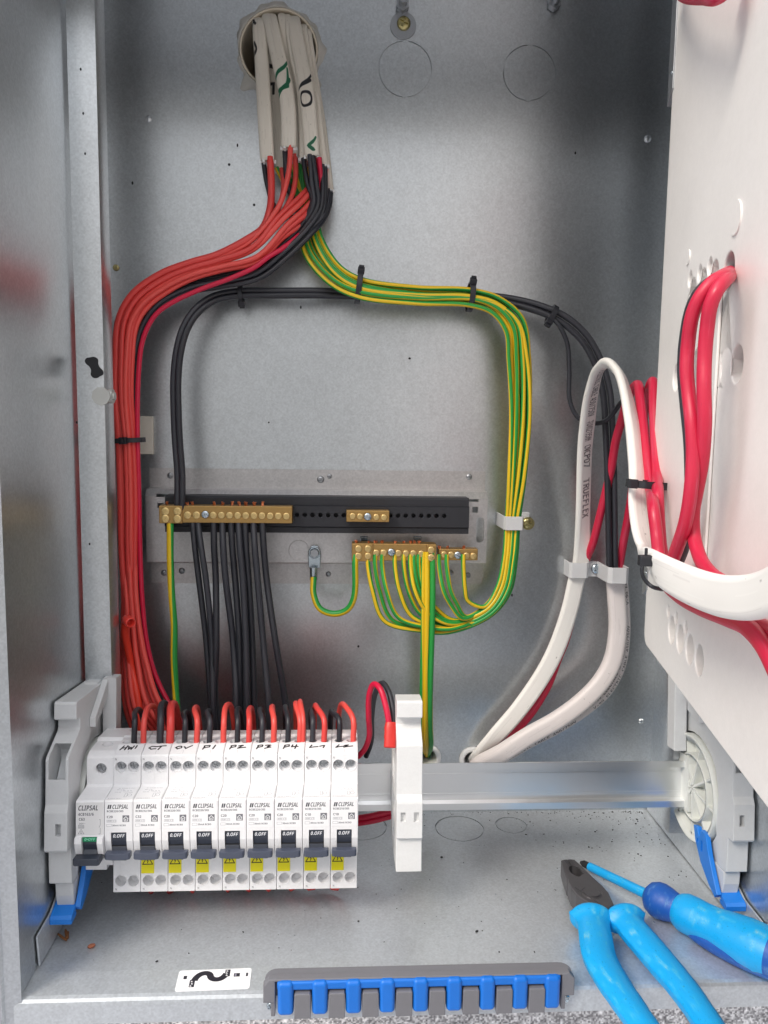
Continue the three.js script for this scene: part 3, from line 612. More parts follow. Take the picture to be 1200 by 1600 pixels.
// ------------------------------------------------------------------ link plate and bars on the back panel
{
  const L = at(228, 820, 0.016).x, R = at(761, 820, 0.016).x, yT = at(500, 766, 0.016).y, yB = at(500, 879, 0.016).y;
  const yT2 = at(500, 734, 0.002).y, yB2 = at(500, 912, 0.002).y;
  const t = thing('link_plate', 'folded galvanised plate on the back panel carrying the terminal bars', 'plate');
  const zF = 0.016;
  // tray section: wall flange, riser, face, riser, wall flange
  const sec = [[0.0006, yB2], [0.0018, yB2], [0.0018, yB - 0.001], [zF - 0.0004, yB - 0.001], [zF, yB], [zF, yT - 0.006], [zF - 0.005, yT - 0.0005], [0.0018, yT], [0.0018, yT2], [0.0006, yT2], [0.0006, yT - 0.0016], [zF - 0.0062, yT - 0.002], [zF - 0.0013, yT - 0.007], [zF - 0.0013, yB + 0.0006], [0.0006, yB + 0.0004]];
  let g = prism(sec, L, R, 'x');
  const cut = (x0, y0, x1, y1, dz = 0.02) => { const a = at(x0, y1, zF), b = at(x1, y0, zF); const q = new THREE.BoxGeometry(b.x - a.x, b.y - a.y, dz); q.translate((a.x + b.x) / 2, (a.y + b.y) / 2, zF); return q; };
  const oval = (() => { const a = at(750.5, 814, zF), b = at(750.5, 842, zF); const s = new THREE.Shape(); const r = 0.0032; s.absarc(0, (a.y - b.y) / 2, r, 0, Math.PI); s.absarc(0, -(a.y - b.y) / 2, r, Math.PI, Math.PI * 2); const e = new THREE.ExtrudeGeometry(s, { depth: 0.01, bevelEnabled: false }); e.translate(a.x, (a.y + b.y) / 2, zF - 0.005); return e; })();
  g = carve(g, [cut(244, 772, 266, 776.5), cut(261, 774, 268, 783), cut(246, 786, 256, 793.5), cut(728, 780, 748, 784), cut(726, 781, 733, 788), cut(738, 792, 747, 801), oval]);
  part('tray', uvm(g), matPlate, t);
  // the dark cavity behind is closed by the back panel itself
  for (const [x, y, r] of [[266, 743, 5], [501, 749, 6], [515, 744, 4], [733, 745, 5], [256, 895, 5], [513, 897, 4.5], [704, 895, 5], [731, 899, 5], [284, 892, 5]]) {
    const m = part('rivet', screwGeo, matSteel, t); m.position.copy(at(x, y, 0.0022)); const k = r * 0.00052; m.scale.set(k, k, k); m.rotation.z = rr(0, 1.5);
  }
  for (const [x, y] of [[569, 843], [652, 843]]) part('tab', box(-0.0032, 0.0032, -0.003, 0.003, 0, 0.0022, 0.0006), matZinc, t).position.copy(at(x, y, zF + 0.0002));
  // pressed earth symbol
  const c = at(467, 860, zF + 0.0001); const ringG = new THREE.TorusGeometry(0.0085, 0.00022, 6, 40);
  part('earth_symbol', merge([ringG, box(-0.005, 0.005, -0.0002, 0.0002, -0.0001, 0.0002), box(-0.0033, 0.0033, -0.0022, -0.0018, -0.0001, 0.0002), box(-0.0016, 0.0016, -0.0042, -0.0038, -0.0001, 0.0002), box(-0.0002, 0.0002, 0, 0.006, -0.0001, 0.0002)]), matPlate, t).position.copy(c);

  // black insulating strip with a row of round pockets
  const a = at(260, 830, 0.030), b = at(732, 778, 0.030), ym = at(500, 805, 0.036).y;
  const s = thing('insulating_strip', 'long black insulating strip behind the brass neutral bar', 'strip');
  const sp = [[zF + 0.0003, a.y], [0.0345, a.y], [0.0345, a.y + 0.0045], [0.036, a.y + 0.0055], [0.036, b.y - 0.0075], [0.0335, b.y - 0.0065], [0.0335, b.y - 0.0015], [0.032, b.y], [zF + 0.0003, b.y]];
  let sg = prism(sp, a.x, b.x, 'x');
  const pk = []; const x0 = at(464, 803, 0.036).x, x1 = at(694, 805, 0.036).x, n = 20;
  for (let i = 0; i < n; i++) { const q = cyl(0.0019, 0.0019, 0.012, 14); q.rotateX(Math.PI / 2); q.translate(x0 + (x1 - x0) * i / (n - 1), ym + 0.0002, 0.036); pk.push(q); }
  for (let i = 0; i < 30; i++) pk.push(new THREE.BoxGeometry(0.0005, 0.0026, 0.001).translate(at(466, 803, 0.036).x + (b.x - at(466, 803, 0.036).x) * i / 30, a.y + 0.0022, 0.0345));
  part('body', uvm(carve(sg, pk)), matStrip, s);

  // brass bars
  function bar(name, label, px0, py0, px1, py1, z0, z1, screws, opts = {}) {
    const p = at(px0, py1, z1), q = at(px1, py0, z1);
    const g = thing(name, label, 'terminal bar');
    part('body', box(p.x, q.x, p.y, q.y, z0, z1, 0.0006), matBrass, g);
    if (opts.block) for (const [bx0, by0, bx1, by1] of opts.block) { const u = at(bx0, by1, z1), v = at(bx1, by0, z1); part('end_block', box(u.x, v.x, u.y, v.y, z0, z1 + 0.0012, 0.0006), matBrass, g); }
    for (const [x, y, r, zinc] of screws) {
      const P = at(x, y, z1 + (zinc ? 0.0012 : 0.0005) + (opts.block && opts.block.some(k => x > k[0] && x < k[2]) ? 0.0012 : 0));
      if (!zinc) { const ringG = new THREE.TorusGeometry(r * 0.00052 + 0.00012, 0.0002, 6, 20); part('screw_seat', ringG, matBrass, g).position.copy(P).setZ(P.z - 0.0003); }
      { const sc = screw(g, P, r * 0.00052, zinc ? matZinc : matBrassScrew); if (!zinc) { sc.scale.z *= 0.5; sc.position.z -= 0.0001; } }
    }
    return g;
  }
  const ns = [[258, 799, 6], [258, 810.5, 6], [277, 799, 6], [277, 811, 6], [293, 805, 5.6], [307, 805, 5.6], [320.5, 804, 6, 1]];
  for (let i = 0; i < 10; i++) ns.push([333 + i * 12.72, 805 + i * 0.18, 5.2]);
  bar('neutral_bar', 'long brass neutral bar with black wires clamped beneath it', 250, 791.5, 456.5, 816.5, 0.0365, 0.0485, ns, { block: [[249, 790, 285, 817.5]] });
  bar('small_brass_bar', 'short five screw brass bar in the middle of the black strip', 541, 798, 608.5, 815.5, 0.0365, 0.0465, [[551, 806.5, 4.6], [562.5, 807, 4.6], [574.5, 807.5, 6, 1], [588, 808, 4.6], [600, 808.5, 4.6]]);
  bar('earth_bar', 'brass earth bar crowded with green and yellow wires', 550, 850, 681.5, 876, zF + 0.019, zF + 0.031, [[560, 857.5, 5.2], [560, 869, 5.2], [575, 857.5, 5.2], [575, 869, 5.2], [588, 864, 5], [599.5, 864, 5], [611.5, 863, 6, 1], [622.5, 864.5, 5], [634.5, 865, 5], [646, 865, 5], [658.5, 865.5, 5], [674, 859.5, 5.4], [674, 871.5, 5.4]], { block: [[549.5, 849, 583, 877], [666, 850.5, 682, 877.5]] });
  bar('short_earth_bar', 'shorter brass earth bar with three thin earth wires', 685, 858, 747, 875.5, zF + 0.019, zF + 0.029, [[694, 866.5, 5], [705, 867, 5], [715.5, 867.5, 6, 1], [729, 868.5, 5], [740, 869, 5]]);
  // standoffs that carry the earth bars
  for (const [x, y] of [[611, 863], [716, 867]]) { const p = at(x, y, zF + 0.01); const m = part('standoff', cyl(0.004, 0.004, 0.0186, 16).rotateX(Math.PI / 2), matClip, t); m.position.set(p.x, p.y, zF + 0.0097); }

  // lug
  const lug = thing('cable_lug', 'tinned crimp lug bolted to the link plate', 'lug');
  const lc = at(491.5, 863, zF + 0.002);
  part('palm', prism([[-0.0048, -0.013], [0.0048, -0.013], [0.0052, -0.002], [0.0052, 0.001], [0.003, 0.0052], [0, 0.006], [-0.003, 0.0052], [-0.0052, 0.001], [-0.0052, -0.002]], 0, 0.0016, 'z', 0.0004), matZinc, lug).position.copy(lc);
  const bl = part('barrel', new THREE.LatheGeometry([[0.0021, 0], [0.003, 0], [0.0032, 0.0008], [0.0032, 0.0105], [0.0021, 0.0105], [0.0021, 0]].map(p => new THREE.Vector2(p[0], p[1])), 18), matZinc, lug); bl.position.copy(at(490, 906, zF + 0.008));
  const bt = part('bolt_head', cyl(0.0036, 0.0036, 0.003, 6).rotateX(Math.PI / 2), matSteel, lug); bt.position.copy(lc).setZ(lc.z + 0.003);
  part('washer', new THREE.TorusGeometry(0.0042, 0.0009, 8, 24), matZinc, lug).position.copy(lc).setZ(lc.z + 0.0016);
}

// ------------------------------------------------------------------ cable ties, saddles, tie mount
function tie(label, px, py, z, ang, half, depth, headPos, group, w = 0.0034) {
  const t = thing('cable_tie', label, 'cable tie', group, at(px, py, z));
  const s = new THREE.Shape(); s.absellipse(0, 0, half + 0.0011, depth + 0.0011, 0, Math.PI * 2); const h = new THREE.Path(); h.absellipse(0, 0, half, depth, 0, Math.PI * 2, true); s.holes.push(h);
  const g = new THREE.ExtrudeGeometry(s, { depth: w, bevelEnabled: true, bevelThickness: 0.0002, bevelSize: 0.0002, bevelSegments: 1, curveSegments: 26 });
  g.translate(0, 0, -w / 2); g.rotateX(-Math.PI / 2);        // ring plane is now x (sideways) by z (depth), strap width along y
  const inner = new THREE.Group();
  t.rotation.z = ang;
  part('strap', toCreasedNormals(g, 0.7), matBlackPlastic, t);
  const a = headPos, hx = Math.cos(a) * (half + 0.0022), hz = Math.sin(a) * (depth + 0.0022);
  const hd = part('head', merge([box(-0.0029, 0.0029, -0.0027, 0.0027, -0.0023, 0.0023, 0.0007), box(-0.0012, 0.0012, -0.0020, 0.0020, 0.002, 0.0042, 0.0004)]), matBlackPlastic, t);
  hd.position.set(hx, 0, hz); hd.rotation.y = Math.PI / 2 - a;
  return t;
}
const PX = 0.00054;
tie('black cable tie around the red bundle at the white adhesive mount', 203, 688, 0.035, 0.06, 0.0108, 0.0088, 1.75, undefined);
tie('black cable tie upright across the yellow earths where they turn sideways', 561, 449, 0.030, Math.PI / 2 - 0.12, 0.0115, 0.0125, 0.55, undefined, 0.004);
tie('black cable tie upright across the earths where they turn downward', 735, 464, 0.030, Math.PI / 2 - 0.08, 0.0105, 0.0120, 0.5, undefined, 0.004);
tie('black cable tie on the thick black pair near its left bend', 376, 459, 0.027, Math.PI / 2 + 0.05, 0.0055, 0.005, -2.6, undefined, 0.003);
tie('black cable tie on the thick black pair where the thin black wire leaves', 862, 492, 0.033, Math.PI / 2 - 0.45, 0.0068, 0.0066, 2.6, undefined, 0.004);
{
  const t = thing('tie_mount', 'cream square adhesive mount beside the red bundle', 'tie mount', undefined, at(229, 680, 0.0004));
  part('base', box(-0.0062, 0.0062, -0.0158, 0.0158, 0, 0.0045, 0.0008), matSheath, t);
}
{
  const t = thing('cable_saddle', 'translucent saddle clamping the earth bundle to the back panel', 'saddle');
  const a = at(789, 828, 0.034), b = at(815, 807, 0.034);
  const pts = [[-0.0082, 0.0005], [-0.0082, 0.033], [-0.0068, 0.0362], [0.0068, 0.0362], [0.0082, 0.033], [0.0082, 0.0022], [0.0205, 0.0022], [0.0205, 0.0005], [0.007, 0.0005], [0.007, 0.0325], [0.006, 0.035], [-0.006, 0.035], [-0.007, 0.0325], [-0.007, 0.0005]].map(p => [p[0] + at(801, 818, 0.03).x, p[1]]);
  part('strap', prism(pts.reverse(), a.y, b.y, 'y', 0.0003), matNylon, t);
  screw(t, at(825, 818, 0.0035), 0.0048, matYellowZinc, 0.5);
  const wsh = part('washer', cyl(0.0056, 0.0056, 0.001, 24).rotateX(Math.PI / 2), matYellowZinc, t); wsh.position.copy(at(825, 818, 0.0028));
}
{
  const t = thing('double_saddle', 'wide translucent saddle holding the white and the grey supply cables', 'saddle');
  const xa = at(892, 890, 0.022).x, xb = at(921, 890, 0.02).x, xs = at(932, 890, 0.01).x, xc = at(944, 890, 0.03).x, xd = at(979, 890, 0.034).x;
  const y0 = at(932, 904, 0.02).y, y1 = at(932, 880, 0.02).y;
  const o = 0.0012, pts = [[xa, 0.0005], [xa, 0.017], [xa + 0.002, 0.019], [xb - 0.002, 0.019], [xb, 0.017], [xb, 0.0115], [xc, 0.0115], [xc, 0.039], [xc + 0.003, 0.042], [xd - 0.003, 0.042], [xd, 0.039], [xd, 0.0005], [xd - o, 0.0005], [xd - o, 0.0385], [xd - 0.0035, 0.0408], [xc + 0.0035, 0.0408], [xc + o, 0.0385], [xc + o, 0.0103], [xb - o, 0.0103], [xb - o, 0.0165], [xb - 0.0027, 0.0178], [xa + 0.0027, 0.0178], [xa + o, 0.0165], [xa + o, 0.0005]];
  part('strap', prism(pts.reverse(), y0, y1, 'y', 0.0003), matNylon, t);
  screw(t, at(932, 889, 0.0135), 0.0044, matZinc, 0.6);
  const post = part('post', cyl(0.003, 0.003, 0.0096, 14).rotateX(Math.PI / 2), matZinc, t); post.position.set(xs, (y0 + y1) / 2, 0.0052);
}
// bushes low in the back panel
bushHoles.forEach((p, i) => {
  const t = thing('cable_bush', i ? 'white plastic bush around the flat white supply cable' : 'white plastic bush around the thick earth wires', 'bush', undefined, p);
  part('rim', new THREE.LatheGeometry([[0.0075, -0.03], [0.0075, 0.0022], [0.0088, 0.0032], [0.0118, 0.0028], [0.0122, 0.0004], [0.0094, 0.0002], [0.0094, -0.03]].map(q => new THREE.Vector2(q[0], q[1])), 32).rotateX(Math.PI / 2), matClip, t);
  part('sleeve_end', cyl(0.0098, 0.0098, 0.001, 24).rotateX(Math.PI / 2).translate(0, 0, -0.0305), matClip, t);
});

// ------------------------------------------------------------------ mounting rail
{
  const t = railGroup(thing('mounting_rail', 'bright aluminium mounting rail across the bottom of the cabinet', 'rail'));
  const h = 0.0178;
  const pts = [[0, h], [0, h - 0.0048], [-0.0062, h - 0.0052], [-0.0062, -h + 0.0052], [0, -h + 0.0048], [0, -h], [-0.0012, -h], [-0.0012, -h + 0.0036], [-0.0074, -h + 0.0042], [-0.0074, h - 0.0042], [-0.0012, h - 0.0036], [-0.0012, h]];
  part('profile', prism(pts, -0.184, 0.2735, 'x', 0.0002), matAlu, t);
  const ribs = []; for (const y of [-0.0075, 0.0078]) ribs.push(box(-0.184, 0.2735, y - 0.0002, y + 0.0002, -0.0062, -0.0058));
  part('rib', merge(ribs), matAlu, t);
}

// ------------------------------------------------------------------ breakers
const W = 0.01815;
function breakerBody(profile, cuts, w = W) {
  let g = prism(profile, -w / 2, w / 2, 'x', 0.00035);
  return uvm(carve(g, cuts));
}
const prof = [[0.0, 0.044], [0.012, 0.0475], [0.022, 0.0475], [0.0235, 0.0464], [0.0362, 0.0455], [0.0462, 0.0416], [0.0472, 0.0405], [0.0472, 0.0215], [0.0485, 0.0205], [0.0662, 0.0185], [0.0672, 0.0175], [0.0672, -0.002], [0.0668, -0.0085], [0.0650, -0.0145], [0.0628, -0.0205], [0.0595, -0.0215], [0.0472, -0.0222], [0.0472, -0.0521], [0.0, -0.0521], [0.0, -0.019], [-0.0012, -0.0188], [-0.0012, 0.019], [0.0, 0.0192]];
const zc = (r, d, x, y, z) => { const q = cyl(r, r, d, 20); q.rotateX(Math.PI / 2); q.translate(x, y, z); return q; };
const yc = (r, d, x, y, z) => { const q = cyl(r, r, d, 16); q.translate(x, y, z); return q; };
const SX = 0.0042, HX = [-0.0040, 0.0042];
const bodyGeo = (() => {
  const cuts = [];
  for (const s of [-1, 1]) { cuts.push(zc(0.0039, 0.0056, s * SX, 0.0332, 0.0472)); cuts.push(zc(0.00365, 0.014, s * SX + 0.0002, -0.0445, 0.0472)); cuts.push(yc(0.0030, 0.016, s * SX, 0.046, 0.0325)); }
  cuts.push(new THREE.BoxGeometry(0.0100, 0.0215, 0.016).translate(0, -0.0135, 0.0655));   // toggle slot
  cuts.push(new THREE.BoxGeometry(0.00025, 0.03, 0.0006).translate(-0.0001, 0.032, 0.0473), new THREE.BoxGeometry(0.00025, 0.0135, 0.0006).translate(-SX, -0.0335, 0.0473));
  return breakerBody(prof, cuts);
})();
const toggleGeo = prism([[0.0578, -0.003], [0.0655, -0.0032], [0.0658, -0.0085], [0.0648, -0.0125], [0.0652, -0.0132], [0.0662, -0.0165], [0.0655, -0.022], [0.0578, -0.0235]], -0.00475, 0.00475, 'x', 0.0003);
const toggleGroove = box(-0.0048, 0.0048, -0.0126, -0.0120, 0.0640, 0.0654);
const toggleBarGeo = toCreasedNormals(prism([[-0.0081, 0.0655], [0.0081, 0.0655], [0.0081, 0.0695], [0.0070, 0.0704], [0.0030, 0.0711], [-0.0030, 0.0711], [-0.0070, 0.0704], [-0.0081, 0.0695]], -0.0196, -0.0150, 'y', 0.0007), 0.5);
const quad = (w, h) => new THREE.PlaneGeometry(w, h);
function faceLabel(main, model, rating) {
  return printed(288, 304, (g, w, h) => {
    g.fillStyle = main ? '#e3e2e2' : '#efeff1'; g.fillRect(0, 0, w, h); g.fillStyle = '#3d3e45';
    g.font = 'italic bold 66px sans-serif';
    if (main) { g.save(); g.scale(0.86, 1); g.fillText('CLIPSAL', 14, 74); g.restore(); } else { for (const x of [22, 44]) { g.beginPath(); g.moveTo(x + 8, 28); g.lineTo(x + 24, 28); g.lineTo(x + 14, 74); g.lineTo(x - 2, 74); g.fill(); } g.save(); g.scale(0.70, 1); g.fillText('CLIPSAL', 100, 74); g.restore(); }
    g.fillStyle = '#55565e'; g.font = `${main ? 'bold 38' : 'bold 30'}px sans-serif`; g.fillText(model, main ? 18 : 14, main ? 124 : 112);
    g.font = 'bold 38px sans-serif'; g.fillText(rating, main ? 24 : 14, main ? 170 : 178);
    if (main) { g.font = '24px sans-serif'; g.fillText('240V ~', 24, 206); g.fillText('6000', 24, 236); g.strokeStyle = '#6b6c74'; g.lineWidth = 3; g.strokeRect(20, 214, 60, 26); g.beginPath(); g.moveTo(50, 250); g.lineTo(82, 294); g.lineTo(18, 294); g.closePath(); g.stroke(); g.beginPath(); g.arc(50, 280, 9, 0, 7); g.stroke(); g.beginPath(); g.moveTo(258, 160); g.lineTo(258, 210); g.lineTo(246, 236); g.moveTo(258, 240); g.lineTo(258, 296); g.moveTo(246, 160); g.lineTo(258, 160); g.moveTo(240, 296); g.lineTo(258, 296); g.stroke(); }
    else {
      g.font = '22px sans-serif'; g.fillText('4500', 22, 218); g.fillText('3', 100, 218); g.strokeStyle = '#8a8b93'; g.lineWidth = 2.5; g.strokeRect(16, 198, 66, 26); g.strokeRect(90, 198, 28, 26);
      g.strokeRect(14, 246, 52, 26); g.font = 'bold 27px sans-serif'; g.fillText('30mA RCBO', 74, 270);
      g.fillStyle = '#6e6f76'; g.fillRect(188, 148, 74, 74); g.strokeStyle = '#efeff1'; g.lineWidth = 7; g.beginPath(); g.moveTo(198, 188); g.lineTo(225, 162); g.lineTo(252, 188); g.moveTo(206, 182); g.lineTo(206, 212); g.lineTo(244, 212); g.lineTo(244, 182); g.moveTo(220, 206); g.lineTo(220, 192); g.lineTo(232, 192); g.stroke();
    }
  }, 0.4);
}
const L20 = faceLabel(false, 'RCBE220/30S', 'C20'), L32 = faceLabel(false, 'RCBE232/30S', 'C32'), L10 = faceLabel(false, 'RCBE210/30S', 'C10'), L63 = faceLabel(true, '4CB163/6', 'C63');
const finePrint = printed(288, 256, (g, w, h) => {
  g.fillStyle = '#f0f0f2'; g.fillRect(0, 0, w, h); g.fillStyle = '#a3a4ab';
  for (const [x, y, l] of [[70, 30, 190], [60, 62, 80], [110, 84, 120], [50, 110, 60], [150, 110, 90], [14, 236, 150]]) for (let k = 0; k < l; k += rr(10, 22)) g.fillRect(x + k, y, rr(6, 14), 7);
  g.strokeStyle = '#a3a4ab'; g.lineWidth = 4; g.strokeRect(180, 140, 26, 70); g.beginPath(); g.arc(234, 175, 22, 0, 7); g.moveTo(212, 128); g.lineTo(256, 128); g.stroke();
}, 0.42);
const warnMat = printed(128, 140, (g, w, h) => { g.fillStyle = '#f2e60a'; g.fillRect(0, 0, w, h); g.strokeStyle = '#2a270c'; g.lineWidth = 8; g.lineJoin = 'round'; g.beginPath(); g.moveTo(64, -6); g.lineTo(114, 62); g.lineTo(14, 62); g.closePath(); g.stroke(); g.lineWidth = 7; g.beginPath(); g.moveTo(70, 10); g.lineTo(58, 32); g.lineTo(70, 32); g.lineTo(60, 52); g.stroke(); }, 0.4);
const offMat = printed(128, 52, (g) => { g.fillStyle = '#363b47'; g.fillRect(0, 0, 128, 52); g.fillStyle = '#eef0f4'; g.font = 'italic bold 42px sans-serif'; g.save(); g.scale(0.92, 1); g.fillText('0.OFF', 8, 42); g.restore(); });
const offGreen = printed(128, 52, (g) => { g.fillStyle = '#1d8a5c'; g.fillRect(0, 0, 128, 52); g.fillStyle = '#8fe0bd'; g.font = 'italic bold 36px sans-serif'; g.save(); g.scale(0.92, 1); g.fillText('0•OFF', 14, 40); g.restore(); });
const terminalN = printed(48, 48, (g) => { g.fillStyle = '#efeff1'; g.fillRect(0, 0, 48, 48); g.fillStyle = '#55565e'; g.font = '40px sans-serif'; g.fillText('N', 8, 40); });
const ringGeo = new THREE.TorusGeometry(0.0041, 0.0002, 6, 28);
const pen = (code) => printed(220, 128, (g) => {
  g.fillStyle = '#f3f3f5'; g.fillRect(0, 0, 220, 128); g.fillStyle = '#c9c9cd'; g.fillRect(108, 84, 3, 44); g.translate(6, 2); g.scale(1.0, 1.05); g.strokeStyle = '#141418'; g.lineCap = 'round'; g.lineJoin = 'round'; g.lineWidth = 13; g.beginPath();
  const P = {
    HW: [[20, 66, 44, 16], [60, 66, 76, 14], [34, 46, 70, 40], [88, 24, 92, 62], [92, 62, 108, 34], [108, 34, 116, 60], [116, 60, 134, 18], [150, 48, 158, 14]],
    CT: [[92, 30, 50, 26], [50, 26, 30, 46], [30, 46, 52, 62], [52, 62, 92, 56], [98, 28, 176, 18], [136, 24, 116, 66]],
    OV: [[50, 26, 26, 44], [26, 44, 44, 60], [44, 60, 78, 46], [78, 46, 76, 28], [76, 28, 50, 26], [100, 32, 118, 56], [118, 56, 170, 18]],
    P1: [[30, 66, 44, 22], [38, 24, 88, 18], [88, 18, 84, 38], [84, 38, 44, 48], [120, 62, 136, 16]],
    P2: [[30, 66, 44, 22], [38, 24, 80, 18], [80, 18, 78, 38], [78, 38, 44, 48], [106, 28, 146, 20], [146, 20, 100, 58], [100, 58, 170, 46]],
    P3: [[30, 66, 44, 22], [38, 24, 80, 18], [80, 18, 78, 38], [78, 38, 44, 48], [106, 22, 154, 20], [154, 20, 124, 40], [124, 40, 156, 46], [156, 46, 104, 62]],
    P4: [[30, 66, 44, 22], [38, 24, 80, 18], [80, 18, 78, 38], [78, 38, 44, 48], [112, 20, 102, 44], [102, 44, 160, 40], [146, 18, 134, 66]],
    L1: [[44, 24, 26, 56], [26, 56, 100, 44], [118, 40, 160, 30], [160, 30, 150, 58]],
    L2: [[50, 24, 24, 56], [24, 56, 90, 42], [100, 32, 136, 26], [136, 26, 96, 54], [96, 54, 176, 40]],
  }[code];
  for (const [a, b, c, d] of P) { g.moveTo(a, b); g.quadraticCurveTo((a + c) / 2 + 3, (b + d) / 2 - 4, c, d); } g.stroke();
});
function addFace(parent, name, w, h, mat, x, y, z, rx = 0) { const m = part(name, quad(w, h), mat, parent); m.position.set(x, y, z); m.rotation.x = rx; return m; }
const SPEC = [L20, L32, L20, L20, L20, L20, L20, L10, L10];
const DESC = ['marked HW beside the main switch, no yellow warning square', 'marked CT with thicker wires on top', 'marked OV, third in the row after the main switch', 'marked P1', 'marked P2', 'marked P3', 'marked P4 with doubled wires on top', 'marked L1', 'marked L2 at the open end of the row'];
for (let i = 0; i < 9; i++) {
  const t = railGroup(thing('circuit_breaker', `white two pole breaker ${DESC[i]}`, 'circuit breaker', 'row of narrow breakers on the rail'));
  t.position.x = X0 + PW * (i + 0.5);
  part('body', bodyGeo, matWhite, t);
  const tg = part('toggle', toggleGeo, matToggle, t);
  part('toggle_groove', toggleGroove, matDark, tg);
  part('toggle_bar', toggleBarGeo, matToggleBar, tg);
  addFace(tg, 'off_mark', 0.0092, 0.0040, offMat, 0, -0.0054, 0.06605, 0.05);
  for (const s of [-1, 1]) {
    const sc = part('terminal_screw', screwGeo, matSteel, t); sc.position.set(s * SX, 0.0342, 0.0452); sc.scale.set(0.0029, 0.0029, 0.0022); sc.rotation.z = rr(0, 1.5);
    part('screw_collar', ringGeo, matWhite, t).position.set(s * SX, 0.0335, 0.0473);
    const lo = part('lower_terminal_screw', screwGeo, matSteel, t); lo.position.set(s * SX + 0.0002, -0.0418, 0.0405); lo.scale.set(0.0027, 0.0027, 0.0018); lo.rotation.x = 0.5;
    const rg = part('lower_collar', ringGeo, matWhite, t); rg.position.set(s * SX + 0.0002, -0.0445, 0.0473); rg.scale.setScalar(0.95);
  }
  addFace(t, 'rating_label', 0.0168, 0.0178, SPEC[i], 0, 0.0083, 0.06735);
  const fp = addFace(t, 'wiring_print', 0.0168, 0.0172, finePrint, 0, 0.01972, 0.0576, -Math.atan2(0.0177, 0.002));
  const pw = addFace(t, 'pen_mark', 0.0168, 0.0098, pen(CODES[i]), 0, 0.04365, 0.0413); pw.rotation.x = -Math.PI / 2 + Math.atan2(0.0039, 0.0100);
  addFace(t, 'terminal_letter', 0.0022, 0.0024, terminalN, -0.0074, 0.0388, 0.0474);
  addFace(t, 'terminal_letter', 0.0022, 0.0024, terminalN, -0.0070, -0.0500, 0.0474);
  if (i > 0) part('warning_label', box(-0.0041, 0.0041, -0.0048, 0.0048, 0, 0.0002), warnMat, t).position.set(-0.0044, -0.0338, 0.0474);
  // label faces need their own texture frame
  const wl = t.children[t.children.length - 1];
  if (i > 0) { wl.geometry = new THREE.BoxGeometry(0.0086, 0.0112, 0.0002); }
}
// main switch
{
  const t = railGroup(thing('main_switch', 'wider lettered main switch with a green off mark at the left end of the row', 'circuit breaker'));
  t.position.x = X0 - PW * 0.5;
  const p = [[0.0, 0.0462], [0.022, 0.0462], [0.024, 0.0442], [0.040, 0.0425], [0.0445, 0.0402], [0.0458, 0.039], [0.0458, 0.0215], [0.048, 0.0203], [0.0662, 0.0183], [0.0672, 0.0173], [0.0672, -0.0045], [0.0700, -0.0050], [0.0705, -0.0085], [0.0675, -0.0165], [0.0640, -0.0185], [0.0472, -0.0225], [0.0472, -0.0365], [0.0, -0.0365], [0, -0.019], [-0.0012, -0.0188], [-0.0012, 0.019], [0, 0.0192]];
  const g = breakerBody(p, [zc(0.0036, 0.008, 0.0006, 0.032, 0.0458), zc(0.0036, 0.012, 0.002, -0.0255, 0.0472), yc(0.0036, 0.012, 0.0003, 0.044, 0.03), new THREE.BoxGeometry(0.0100, 0.0175, 0.014).translate(0.0004, -0.0135, 0.0665), new THREE.BoxGeometry(0.005, 0.006, 0.03).translate(0.0075, -0.0365, 0.04)]);
  part('body', g, matWhite, t);
  const tg = part('toggle', prism([[0.0598, -0.0048], [0.0672, -0.005], [0.0676, -0.010], [0.0664, -0.014], [0.0678, -0.0165], [0.0672, -0.0205], [0.0598, -0.022]], -0.0044, 0.0052, 'x', 0.0003), matToggle, t);
  const bar = part('toggle_bar', prism([[-0.0088, 0.066], [0.0080, 0.066], [0.0080, 0.0732], [0.0068, 0.0742], [-0.0076, 0.0742], [-0.0088, 0.0732]], -0.0215, -0.0168, 'y', 0.0006), matToggle, tg);
  addFace(tg, 'off_mark', 0.0096, 0.0036, offGreen, 0.0004, -0.0066, 0.0679, 0.05);
  for (const [x, y, z] of [[0.0008, 0.0328, 0.0440], [0.002, -0.0248, 0.0448]]) { const sc = part('terminal_screw', screwGeo, matSteel, t); sc.position.set(x, y, z); sc.scale.set(0.0031, 0.0031, 0.002); sc.rotation.z = 0.4; }
  part('screw_collar', ringGeo, matWhite, t).position.set(0.0006, 0.032, 0.0459);
  addFace(t, 'rating_label', 0.0170, 0.0212, L63, 0, 0.0066, 0.06735);
}

